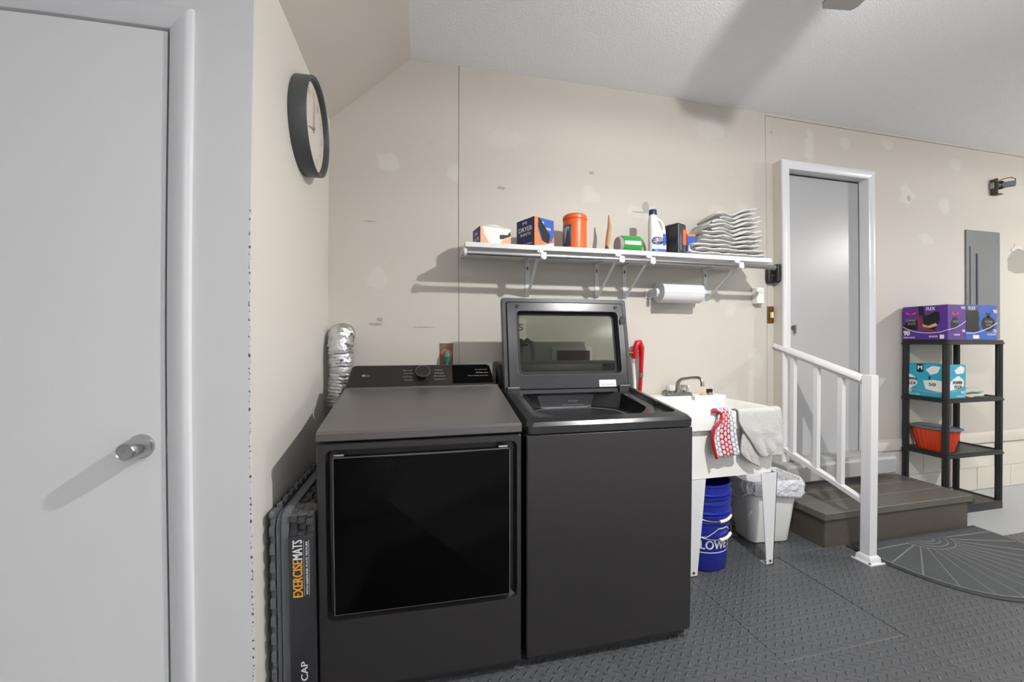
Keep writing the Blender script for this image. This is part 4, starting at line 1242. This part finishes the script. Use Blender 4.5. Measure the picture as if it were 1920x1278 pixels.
# buckets
def bucket(zb, label, lettering):
    cx_, cy_ = 1.484, 1.915
    t = thing('bucket', label, 'bucket', (cx_, cy_, zb), 0, 'blue buckets under the sink')
    def R(z): return .130+z*.045
    b = MB().lathe([(0, .004), (R(0)-.003, .004), (R(0), .008), (R(.26), .26), (R(.26)+.007, .263), (R(.26)+.007, .268), (R(.28)+.001, .272), (R(.29), .292), (R(.29)+.009, .295), (R(.29)+.009, .300), (R(.31), .304), (R(.31)+.009, .311), (R(.31)+.009, .316), (R(.33), .32),
                    (R(.36)+.001, .355), (R(.36)+.005, .358), (R(.36)+.005, .366), (R(.36)-.003, .366), (R(.26)-.004, .26), (R(.02)-.004, .012), (0, .012)], (cx_, cy_, zb), 56)
    b.build('shell', 'blue_bucket', t)
    # bail with grip lying against the front
    pts = []
    for q in range(25):
        a = PI+PI*q/24
        dr = .150
        zz_ = .285-.105*math.sin(PI*q/24)**.8
        ang = math.radians(155)+math.radians(230)*q/24
        pts.append((cx_+(R(zz_)+.012)*math.cos(ang), cy_+(R(zz_)+.012)*math.sin(ang), zb+zz_))
    bl = MB().tube(pts, .0022, 8).build('bail', 'satin', t)
    MB().tube(pts[12:17], .008, 12).build('grip', 'white_plastic', bl)
    if lettering:
        def wc(u, z, e=.0012):
            a = math.radians(-128)+u/.135
            return Vector((cx_+(R(z)+e)*math.cos(a), cy_+(R(z)+e)*math.sin(a), zb+z))
        b = MB()
        uv_, fs_ = text_shape("LOWE'S")
        b.add([wc(.000+u*.185, .125+v*.048) for u, v in uv_], fs_)
        b.add([wc(.0015+u*.185, .1255+v*.048, .0014) for u, v in uv_], fs_)
        b.add([wc(.003+u*.185, .1245+v*.048, .0016) for u, v in uv_], fs_)
        b.loops([[wc(u, z) for z in (.104, .109)] for u in [(-.03+.01*q) for q in range(26)]], False, False, closed=False)
        gab = [(-.03, .185), (.03, .187), (.09, .232), (.15, .232), (.21, .19)]
        for (p, q) in zip(gab[:-1], gab[1:]):
            b.loops([[wc(p[0]+(q[0]-p[0])*s/6, p[1]+(q[1]-p[1])*s/6+h) for h in (0, .005)] for s in range(7)], False, False, closed=False)
        b.build('lettering', 'letter_white', t)
    return t
bucket(0, 'lower blue bucket with white lettering standing under the sink', True)
bucket(.095, 'upper blue bucket nested into the lettered one under the sink', False)

# waste bin
t = thing('waste_bin', 'small white waste bin with a plastic liner between sink and step', 'waste bin', (2.03, 2.055, 0), -.12)
def br_(sx_, sy_, z, r=.05): return [Vector((x, y, z)) for x, y in rrect(-sx_, sx_, -sy_, sy_, r, 6)]
b = MB(); b.loops([br_(.125, .085, .006, .04), br_(.128, .088, .012, .04), br_(.168, .112, .34), br_(.180, .124, .345), br_(.180, .124, .365), br_(.170, .114, .367), br_(.126, .086, .016, .04)])
b.build('bin', 'white_plastic', t, local=True)
rings = []
lin_prof = [(.70, .20), (.80, .26), (.88, .32), (.95, .365), (.985, .385), (1.03, .388), (1.07, .374), (1.085, .355), (1.08, .33), (1.07, .305), (1.085, .285), (1.05, .265)]
for ri, (k_, z) in enumerate(lin_prof):
    rr2 = []
    nq = 96
    src_ = rrect(-.180*k_, .180*k_, -.124*k_, .124*k_, .05, 23)
    for q, (px, py) in enumerate(src_):
        ang = math.atan2(py, px)
        fold = noise.noise(Vector((math.cos(ang)*7, math.sin(ang)*7, ri*.22)))+.6*noise.noise(Vector((math.cos(ang)*17, math.sin(ang)*17, ri*.5)))
        amp = .024 if ri > 6 or ri < 3 else .006
        dz_ = (.07*noise.noise(Vector((math.cos(ang)*2.6, math.sin(ang)*2.6, 5)))*(ri-7)/4 if ri > 8 else 0)
        l_ = math.hypot(px, py)
        rr2.append(Vector((px*(1+amp*fold/l_), py*(1+amp*fold/l_), z+dz_)))
    rings.append(rr2)
b = MB(); b.loops(rings, False, False); b.build('liner', 'liner', t, local=True, solid=.0015, smooth=40)

# ---------------------------------------------------------------- step, rail
t = thing('wooden_step', 'low taupe painted wooden step in front of the white door', 'step', (2.88, 2.06, 0))
for i, (y0, y1) in enumerate(((1.838, 1.985), (1.989, 2.135), (2.139, BY-.012))):
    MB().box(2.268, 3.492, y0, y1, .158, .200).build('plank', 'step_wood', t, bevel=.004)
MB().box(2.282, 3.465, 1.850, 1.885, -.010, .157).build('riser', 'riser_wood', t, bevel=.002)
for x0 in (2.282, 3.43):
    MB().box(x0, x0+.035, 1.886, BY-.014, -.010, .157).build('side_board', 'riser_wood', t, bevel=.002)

r = thing('handrail', 'white metal stair handrail with three balusters and a floor post', 'handrail', (2.37, 1.675, 0))
PX0, PX1, PY0, PY1 = 2.345, 2.397, 1.650, 1.702
MB().box(PX0, PX1, PY0, PY1, .004, 1.022).build('post', 'white_metal', r, bevel=.002)
b = MB(); b.box(2.318, 2.424, 1.625, 1.728, .0, .007); bp_ = b.build('base_plate', 'white_metal', r, bevel=.001)
b = MB()
b.loops([[Vector((x, y, z)) for x, y in rrect(PX0-e, PX1+e, PY0-e, PY1+e, .003, 2)] for z, e in ((.007, .014), (.030, .012), (.040, .005), (.040, .0005))], True, False)
b.build('collar', 'white_metal', bp_)
for (x, y) in ((2.328, 1.636), (2.414, 1.636), (2.328, 1.718), (2.414, 1.718)):
    MB().cyl((x, y, .007), (x, y, .013), .006, n=10).build('bolt', 'satin', bp_)
A = Vector((2.371, 1.705, .992)); B_ = Vector((2.371, 2.286, 1.172))
b = MB()
dd_ = (B_-A).normalized(); nn = Vector((1, 0, 0)).cross(dd_)
oval = [(-.030, -.006), (-.030, .006), (-.022, .018), (-.010, .024), (.010, .024), (.022, .018), (.030, .006), (.030, -.006), (.022, -.010), (-.022, -.010)]
b.loops([[A+Vector((u, 0, 0))+nn*v for u, v in oval], [B_+Vector((u, 0, 0))+nn*v for u, v in oval]])
b.build('top_rail', 'white_metal', r)
b = MB(); b.prism([A+Vector((-.016, 0, 0))-nn*.010, A+Vector((.016, 0, 0))-nn*.010, A+Vector((.016, 0, 0))-nn*.026, A+Vector((-.016, 0, 0))-nn*.026], (0, 0, 0), B_-A)
b.build('rail_channel', 'white_metal', r)
MB().tube([A+Vector((.03, -.04, -.004)), A+Vector((.03, -.008, .004))], .010, 10, flat=.5).build('rail_tab', 'white_metal', r)
A2 = Vector((2.371, 1.702, .318)); B2 = Vector((2.371, 2.282, .500))
b = MB(); b.prism([A2+Vector((-.019, 0, .016)), A2+Vector((.019, 0, .016)), A2+Vector((.019, 0, -.012)), A2+Vector((-.019, 0, -.012))], (0, 0, 0), B2-A2)
b.build('bottom_rail', 'white_metal', r, bevel=.002)
for y in (2.150, 1.985, 1.832):
    f = (y-1.705)/(2.286-1.705)
    zt_ = .992+.180*f-.024; zb_ = .318+.182*f+.012
    bl = MB().box(2.357, 2.385, y-.014, y+.014, zb_, zt_).build('baluster', 'white_metal', r, bevel=.001)
    MB().prism([(2.353, y-.019, zt_+.002), (2.389, y-.019, zt_+.002), (2.372, y-.019, zt_-.055)], (0, 0, 0), (0, .004, 0)).build('bracket', 'white_metal', bl)
MB().prism([(2.350, BY-.03, 1.163), (2.392, BY-.03, 1.163), (2.392, BY-.03, 1.06)], (0, 0, 0), (0, .028, 0)).build('wall_bracket', 'white_metal', r)

# ---------------------------------------------------------------- plastic rack and what is on it
RX0, RX1, RY0, RY1 = 3.540, 4.120, 2.000, 2.280
t = thing('storage_rack', 'black plastic four shelf storage rack right of the door', 'shelving rack', (3.83, 2.14, -.012))
SZ = (.045, .415, .805, 1.215)
for z in SZ:
    b = MB()
    if z < .1:
        b.loops([[Vector((x, y, q)) for x, y in rrect(RX0-e, RX1+e, RY0-e, RY1+e, .018, 4)] for q, e in ((-.012, .0), (.02, .0), (.044, -.002), (.044, -.020), (.038, -.024))])
    else:
        b.loops([[Vector((x, y, q)) for x, y in rrect(RX0-e, RX1+e, RY0-e, RY1+e, .018, 4)] for q, e in ((z-.034, -.004), (z-.030, .004), (z-.018, .004), (z-.015, -.001), (z-.002, .0), (z, -.003), (z, -.022), (z-.008, -.026))])
    b.build('shelf', 'black_plastic', t, smooth=40)
for (x, y) in ((RX0+.020, RY0+.020), (RX1-.020, RY0+.020), (RX0+.020, RY1-.020), (RX1-.020, RY1-.020)):
    for (z0, z1) in ((.030, .382), (.414, .772), (.804, 1.182)):
        b = MB()
        prof = []
        for q in range(32):
            a = 2*PI*q/32
            prof.append((x+(.019+.0012*math.cos(8*a))*math.cos(a), y+(.019+.0012*math.cos(8*a))*math.sin(a)))
        b.loops([[Vector((px, py, zq)) for px, py in prof] for zq in (z0, z1)])
        b.build('post', 'black_plastic', t)
Z1 = 1.216
def bagbox(name, label, x0, x1, y0, y1, z, h, base):
    t = thing(name, label, 'box', (x0, y0, z))
    MB().box(x0, x1, y0, y1, z, z+h).build('carton', base, t, bevel=.002)
    return t
# purple bag box: its long side faces left
x0, x1, y0, y1, h = 3.545, 3.722, 2.002, 2.274, .247
t = bagbox('trash_bag_box', 'purple trash bag box marked 90 on the top shelf of the rack', x0, x1, y0, y1, Z1, h, 'purple')
o = (x0-.0003, y1, Z1); xd = (0, -1, 0); yd = (0, 0, 1); o2 = (x0, y0-.0003, Z1); xe = (1, 0, 0)
b = MB()
decal(b, [(.0, .10), (.03, .135), (.07, .16), (.095, .14), (.095, .07), (.05, .075), (.0, .09)], o, xd, yd)
decal(b, [(.100, .245), (.13, .245), (.14, .17), (.20, .20), (.225, .20), (.228, .14), (.20, .075), (.215, .05), (.16, .08), (.135, .10), (.125, .18), (.105, .17)], o, xd, yd)
decal(b, [(.035, .06), (.10, .09), (.105, .13), (.085, .16), (.05, .16), (.03, .12)], o2, xe, yd)
b.build('black_print', 'black', t)
b = MB()
decal(b, [(.095, .17), (.115, .175), (.118, .11), (.15, .085), (.21, .06), (.20, .05), (.12, .075), (.10, .10)], o, xd, yd, .0010)
b.build('red_print', 'redbox', t)
b = MB(); decal(b, [(.125, .115), (.16, .10), (.205, .12), (.215, .10), (.17, .085), (.13, .095)], o, xd, yd, .0013); b.build('brown_print', 'tan', t)
b = MB()
for (cx_, cz_, oo_, xx_) in ((.055, .195, o, xd), (.07, .185, o2, xe)):
    b.mark()
    for sgn in (-1, 1):
        decal(b, [(cx_, cz_-.01), (cx_+sgn*.014, cz_+.004), (cx_+sgn*.036, cz_+.015), (cx_+sgn*.030, cz_-.004), (cx_+sgn*.012, cz_-.012)], oo_, xx_, yd, .0014, False)
b.build('pink_bow', 'pink', t)
b = MB()
def curve_band(b, o, xd, pts, w_, lift):
    b.mark()
    for (p, q) in zip(pts[:-1], pts[1:]):
        decal(b, [(p[0], p[1]), (q[0], q[1]), (q[0], q[1]+w_), (p[0], p[1]+w_)], o, xd, yd, lift, False)
curve_band(b, o, xd, [(0, .098), (.03, .078), (.07, .060), (.12, .050), (.18, .047), (.23, .053), (.272, .068)], .004, .0016)
curve_band(b, o2, xe, [(0, .068), (.06, .078), (.12, .10), (.177, .13)], .004, .0016)
def tx(body, o_, x_, u, v, wd, ht, bold=0):
    xv = Vector(x_).normalized()
    nv_ = xv.cross(Vector(yd))
    put_text(b, body, Vector(o_)+xv*u+Vector((0, 0, v))+nv_*.0022, x_, yd, wd, ht, bold)
tx('90', o, xd, .006, .032, .038, .036, .004)
tx('TRASH BAGS', o, xd, .004, .012, .075, .010, .001)
tx('FLEX', o, xd, .150, .212, .050, .024, .002)
tx('30 GALLON', o, xd, .165, .018, .05, .012, .001)
tx('LARGE BAGS', o2, xe, .055, .030, .06, .012, .001)
tx('90', o2, xe, .135, .052, .03, .02, .002)
tx('90', o2, xe, .125, .215, .04, .02, .002)
decal(b, rect(.228, .008, .252, .036), o, xd, yd, .0012)
b.build('lettering', 'letter_white', t)
b = MB(); tx('POWER', o, xd, .025, .135, .06, .018, .001); tx('FLEX', o, xd, .035, .112, .05, .016, .001); tx('FLEX', o2, xe, .05, .12, .05, .016, .001); b.build('grey_lettering', 'letter_grey', t)
# blue bag box beside it
x0, x1, y0, y1, h = 3.728, 4.045, 2.004, 2.262, .250
t = bagbox('trash_bag_box', 'blue trash bag box with a black bag picture, right on the top shelf', x0, x1, y0, y1, Z1, h, 'blue')
o2 = (x0, y0-.0003, Z1)
b = MB()
decal(b, [(.0, .205), (.12, .21), (.135, .15), (.125, .11), (.14, .075), (.13, .05), (.0, .06)], o2, xe, yd)
bag = [(.19+.07*math.cos(a)+.035, .115+.055*math.sin(a)) for a in [2*PI*q/20 for q in range(20)]]
decal(b, bag, o2, xe, yd); decal(b, [(.215, .16), (.20, .20), (.225, .185), (.25, .20), (.235, .16)], o2, xe, yd)
b.build('black_print', 'black', t)
b = MB(); decal(b, [(.0, .235), (.13, .235), (.12, .21), (0, .205)], o2, xe, yd, .0008); b.build('grey_print', 'dusk', t)
b = MB()
curve_band(b, o2, xe, [(0, .045), (.08, .045), (.16, .062), (.24, .085), (.317, .12)], .005, .0016)
tx('FLEX', o2, xe, .02, .214, .07, .022, .002); tx('90', o2, xe, .27, .19, .04, .028, .003); tx('39 GALLON', o2, xe, .21, .032, .09, .013, .001)
decal(b, rect(.07, .008, .13, .034), o2, xe, yd, .0012); tx('70', o2, xe, .27, .05, .035, .025, .002)
b.build('lettering', 'letter_white', t)
b = MB(); tx('POWER', o2, xe, .19, .12, .075, .018, .001); tx('FLEX', o2, xe, .20, .10, .055, .014, .001); b.build('grey_lettering', 'letter_grey', t)
# teal kitchen bag box
x0, x1, y0, y1, h = 3.560, 3.735, 2.008, 2.268, .240
Z2 = .798
t = bagbox('kitchen_bag_box', 'teal kitchen bag box with black lettering on the second shelf', x0, x1, y0, y1, Z2+.001, h, 'teal')
o = (x0-.0003, y1, Z2); o2 = (x0, y0-.0003, Z2)
b = MB()
decal(b, [(.0, .13), (.03, .165), (.07, .14), (.08, .10), (.07, .08), (.05, .07), (.03, .05), (0, .06)], o, xd, yd)
decal(b, [(.115, .12), (.18, .13), (.26, .12), (.26, .05), (.20, .045), (.13, .06)], o, xd, yd)
decal(b, [(.13, .20), (.17, .23), (.22, .225), (.20, .18), (.16, .165)], o, xd, yd)
decal(b, [(.015, .06), (.08, .07), (.15, .09), (.155, .13), (.10, .165), (.05, .14), (.02, .12)], o2, xe, yd)
decal(b, [(.06, .20), (.12, .235), (.16, .22), (.15, .18), (.08, .175)], o2, xe, yd)
b.build('white_print', 'letter_white', t)
b = MB()
decal(b, [(.075, .24), (.115, .24), (.115, .185), (.095, .178), (.075, .185)], o, xd, yd, .0008)
tx('POWER', o, xd, .004, .118, .075, .022, .002); tx('FLEX', o, xd, .015, .085, .055, .022, .002)
tx('POWER', o2, xe, .045, .105, .09, .022, .002); tx('FLEX', o2, xe, .060, .075, .07, .022, .002)
decal(b, rect(.150, .130, .158, .155), o, xd, yd, .0015); tx('50', o, xd, .15, .085, .04, .022, .002)
b.build('black_print', 'black', t)
b = MB(); curve_band(b, o, xd, [(0, .066), (.05, .052), (.12, .040), (.2, .036), (.272, .05)], .003, .0014); curve_band(b, o2, xe, [(0, .05), (.06, .052), (.12, .07), (.175, .095)], .003, .0014)
b.build('gold_line', 'letter_gold', t)
b = MB(); tx('M', o, xd, .082, .20, .026, .028, .003); tx('90', o, xd, .004, .028, .038, .026, .003); tx('Tall Kitchen Bags', o, xd, .004, .010, .09, .012, .001); tx('90', o2, xe, .12, .035, .04, .022, .002); tx('13 GALLON', o2, xe, .08, .015, .07, .010, .001); decal(b, rect(.246, .006, .262, .05), o, xd, yd, .001)
b.build('lettering', 'letter_white', t)
folded('folded_cloth', 'lower pale sage cloth folded beside the teal box', 3.845, 2.10, .798, .22, .17, .030, 'towel_sage', 11.5, group='sage cloths on the rack')
folded('folded_cloth', 'upper pale sage cloth folded beside the teal box', 3.840, 2.10, .829, .21, .165, .034, 'towel_sage', 13.5, group='sage cloths on the rack')
# fluted basin
t = thing('plastic_basin', 'red-orange fluted plastic basin under a grey tray on the rack', 'basin', (3.66, 2.14, .41))
def flut(hx, hy, z, amp):
    out = []
    for q in range(160):
        a = 2*PI*q/160
        ca, sa = math.cos(a), math.sin(a)
        p_ = (abs(ca)**3.5+abs(sa)**3.5)**(-1/3.5)
        rr = p_*(1+amp*math.cos(a*28))
        out.append(Vector((3.662+hx*rr*ca, 2.14+hy*rr*sa, z)))
    return out
b = MB(); b.loops([flut(.062, .090, .409, .0), flut(.066, .094, .425, .02), flut(.084, .112, .50, .022), flut(.092, .122, .565, .015), flut(.088, .118, .565, 0), flut(.060, .088, .43, 0)])
b.build('basin', 'orange_basin', t, smooth=60)
b = MB(); b.loops([flut(.098, .132, .566, 0), flut(.104, .138, .570, 0), flut(.104, .138, .580, 0), flut(.092, .124, .584, 0), flut(.085, .116, .574, 0)])
b.build('tray', 'teal_grey', t)
b = MB(); b.prism([(3.60, 2.05, .577), (3.70, 2.07, .577), (3.69, 2.20, .577), (3.62, 2.22, .577)], (0, 0, 0), (.01, 0, .018)); b.build('folded_liner', 'panel_grey', t, bevel=.008, seg=3)
# crumpled plastic on the bottom tray
b = MB()
rings = []
for j in range(9):
    v = j/8*PI
    rings.append([Vector((3.68+.13*math.sin(v)*math.cos(2*PI*i/28)*(1+.35*noise.noise(Vector((i*.9, j*1.1, 3)))), 2.14+.10*math.sin(v)*math.sin(2*PI*i/28)*(1+.35*noise.noise(Vector((i*.9, j*1.1, 7)))), .040+.085*(1-math.cos(v))/2*(1+.35*noise.noise(Vector((i*.7, j*.8, 9)))))) for i in range(28)])
b.loops(rings); tag(b.build('crumpled_plastic', 'liner', None, smooth=20), 'crumpled clear plastic wrap lying on the rack bottom beside the step', 'plastic wrap')
b = MB()
for i in range(14):
    x, y = random.uniform(3.79, 3.90), random.uniform(2.03, 2.14)
    a = random.uniform(0, PI)
    u = Vector((math.cos(a), math.sin(a), random.uniform(-.2, .5)))*.03; v = Vector((-math.sin(a), math.cos(a), random.uniform(.1, .6)))*.010
    c_ = Vector((x, y, .052))
    b.prism([c_-u, c_+v, c_+u, c_-v*.5], (0, 0, 0), (0, 0, .0015))
o = tag(b.build('dry_leaves', 'brown'), 'small scatter of brown dry leaves on the rack bottom tray', 'leaves'); o['kind'] = 'stuff'

# ---------------------------------------------------------------- floor mats
cols = [1.92+.61*i for i in range(-4, 6)]
first = None
def tile(x0, x1, y0, y1, ev=.0008):
    b = MB()
    w2, d2 = (x1-x0)/2-.0003, (y1-y0)/2-.0003
    b.loops([[Vector((x, y, z)) for x, y in rrect(-w2+e, w2-e, -d2+e, d2-e, .003, 2)] for z, e in ((-.012, 0), (-ev, 0), (0, ev))])
    o = b.build('floor_mat', 'tread', None, smooth=20)
    o.location = ((x0+x1)/2, (y0+y1)/2, 0)
    return tag(o, '', 'floor mat', 'diamond plate rubber floor mats')
tiles = []
full = tile(cols[3], cols[4], 1.212, 1.822)
full_mesh = full.data
C.objects.unlink(full); bpy.data.objects.remove(full)
def place(x, y):
    o = bpy.data.objects.new('floor_mat', full_mesh)
    C.objects.link(o); o.location = (x, y, 0)
    return tag(o, '', 'floor mat', 'diamond plate rubber floor mats')
lab = {}
for i in range(len(cols)-1):
    x0, x1 = cols[i], cols[i+1]
    off_ = 0 if x0 < 2.5 else -.122
    for j in range(3):
        ytop = 1.822+off_-.61*j
        o = place((x0+x1)/2, ytop-.305)
        if (i, j) == (4, 0):
            C.objects.unlink(o); o = tile(x0+.0003, x1, 1.212, 1.846)
        if (i, j) == (3, 0):
            C.objects.unlink(o); o = tile(x0+.001, x1-.002, 1.214, 1.822, .003)
        # rows counted from the wall outwards
        lab[(i, j)] = o
for (x0, x1) in zip(cols[:5], cols[1:5]+[2.262]):
    if x1 <= x0: continue
    o = tile(x0, min(x1, 2.262), 1.8225 if x0 < 1.9 else 1.8465, 2.262)
    lab[(cols.index(x0), 'w')] = o
rowname = {0: 'first row out from the step', 1: 'second row out', 2: 'third row out', 'w': 'row against the back wall'}
cn = {0: 'on the closet side', 1: 'at the dryer', 2: 'at the washer', 3: 'at the sink', 4: 'at the bin and handrail post', 5: 'at the left of the doormat', 6: 'at the right of the doormat', 7: 'at the rack', 8: 'past the rack'}
for (i, j), o in lab.items():
    o['label'] = 'black floor mat %s, %s' % (cn[i], rowname[j])

# half-round doormat
t = thing('doormat', 'grey half-round doormat with a ribbed shell pattern in front of the step', 'doormat', (2.95, 1.83, .001))
def half(e, pw=2.7):
    pts = []
    for q in range(49):
        a = PI+PI*q/48
        ca, sa = math.cos(a), math.sin(a)
        p_ = (abs(ca)**pw+abs(sa)**pw)**(-1/pw)
        pts.append((2.948+(.532-e)*p_*ca, 1.832-e+(.632-2*e)*p_*sa))
    return pts
def hr(e, z): return [Vector((x, y, z)) for x, y in half(e)]
b = MB(); b.loops([hr(0, .0005), hr(0, .005), hr(.004, .0075), hr(.022, .0075)]); b.build('rubber_border', 'rubber', t)
b = MB(); b.loops([hr(.024, .006), hr(.024, .0085), hr(.027, .0100)]); b.build('carpet', 'doormat', t)
b = MB()
cc = Vector((2.945, 1.765, .0098))
for e in (.028, ):
    p = [Vector((x, y, .0098)) for x, y in half(e)]
    b.tube(p, .004, 6, flat=.6)
for (rx, ry) in ((.05, .03), (.085, .055), (.12, .085), (.155, .115)):
    b.tube([cc+Vector((rx*math.cos(PI+PI*q/20), ry*math.sin(PI+PI*q/20), 0)) for q in range(21)], .004, 6, flat=.6)
for q in range(15):
    a = PI+PI*(q+.5)/15
    ca, sa = math.cos(a), math.sin(a)
    p_ = (abs(ca)**2.7+abs(sa)**2.7)**(-1/2.7)
    p0 = cc+Vector((.155*ca, .115*sa, 0)); p1 = Vector((2.948+.500*p_*ca, 1.80+.57*p_*sa, .0098))
    b.tube([p0.lerp(p1, s/6)+Vector((0, 0, 0)) for s in range(7)], .0045, 6, flat=.6)
b.build('ribs', 'doormat_rib', t)

# ---------------------------------------------------------------- exercise mats beside the dryer
def toothed(y0, y1, z0, z1, tooth=.030, dep=.012):
    # outline in the y-z plane with puzzle teeth along the front and the top
    pts = [(y1, z0), (y1, z1)]
    ny = int((y1-y0)/tooth/2)
    st = (y1-y0-.02)/ny
    for q in range(ny):
        a = y1-.01-q*st
        pts += [(a, z1), (a-.002, z1-dep), (a-st*.5+.002, z1-dep), (a-st*.5, z1)]
    pts += [(y0+.006, z1), (y0, z1-.010)]
    nz = int((z1-z0)/tooth/2)
    sz = (z1-z0-.03)/nz
    for q in range(nz):
        a = z1-.02-q*sz
        pts += [(y0, a), (y0+dep, a-.003), (y0+dep, a-sz*.5+.003), (y0, a-sz*.5)]
    pts += [(y0, z0)]
    return pts
for i, (x0, y0, z1, lb) in enumerate(((-.499, 1.395, .655, 'black puzzle edged foam mat, the one touching the cream wall'), (-.482, 1.375, .670, 'black puzzle edged foam mat, second from the cream wall'))):
    b = MB().prism([(x0, y, z) for y, z in toothed(y0+.012*(1-i), 1.99, .0, z1)], (0, 0, 0), (.015, 0, 0))
    tag(b.build('puzzle_mat', 'rubber_grey' if i else 'rubber', None, bevel=.0015, seg=1), lb, 'foam mat', 'puzzle edged mats beside the dryer')
for i, (x0, y0, z1, lb) in enumerate(((-.463, 1.378, .652, 'smooth dark foam sheet left of the pale one beside the dryer'), (-.447, 1.372, .662, 'smooth pale grey foam sheet against the mat package'))):
    b = MB().prism([(x0, y, z) for y, z in [(1.98, 0), (1.98, z1), (y0+.03, z1), (y0+.008, z1-.01), (y0, z1-.035), (y0, 0)]], (0, 0, 0), (.013+.011*i, 0, 0))
    tag(b.build('foam_sheet', 'rubber_grey', None, bevel=.002), lb, 'foam sheet', 'smooth foam sheets beside the dryer')
t = thing('exercise_mat_package', 'shrink wrapped stack of exercise mats squeezed against the dryer', 'mat package', (-.385, 1.67, 0))
for i in range(3):
    x0 = -.4205+.0235*i
    b = MB().prism([(x0, y, z) for y, z in toothed(1.368, 1.975, .0, .655-.006*i, .028, .018 if i else .01)], (0, 0, 0), (.022, 0, 0))
    b.build('mat', 'rubber', t, bevel=.002, seg=1)
b = MB(); b.box(-.4225, -.349, 1.3625, 1.372, .0, .592); lb_ = b.build('label_sleeve', 'wrap_label', t, bevel=.002)
b = MB()
yy = 1.3620
put_text(b, 'MATS', (-.3815, yy, .517), (0, 0, 1), (-1, 0, 0), .062, .029, .002)
put_text(b, 'WITH DIAMOND PLATE TEXTURE', (-.3655, yy, .402), (0, 0, 1), (-1, 0, 0), .172, .006, .0008)
put_text(b, 'CAP', (-.371, yy, .122), (0, 0, 1), (-1, 0, 0), .062, .020, .0015)
b.mark(); b.box(-.3775, -.3768, yy-.0003, yy+.0004, .40, .578); b.mark(); b.box(-.3625, -.3618, yy-.0003, yy+.0004, .40, .578)
b.build('white_lettering', 'letter_white', lb_)
b = MB(); put_text(b, 'EXERCISE', (-.3815, yy, .396), (0, 0, 1), (-1, 0, 0), .118, .029, .002); b.build('gold_lettering', 'letter_gold', lb_)
b = MB()
gx, gy = 10, 12
vs = []
for j in range(gy+1):
    for i in range(gx+1):
        u, v = i/gx, j/gy
        nn_ = noise.noise(Vector((u*5, v*7, 2.2)))
        vs.append((-.422+.074*u, 1.366+.10*v+.004*nn_, .656+.006*nn_+.006*math.sin(v*9)))
b.add(vs, [(j*(gx+1)+i, j*(gx+1)+i+1, (j+1)*(gx+1)+i+1, (j+1)*(gx+1)+i) for j in range(gy) for i in range(gx)])
b.build('shrink_wrap', mat('wrinkled_clear_wrap', '6e6e6e', rough=.15, bump=1, bscale=60, alpha=.45), t, smooth=60)
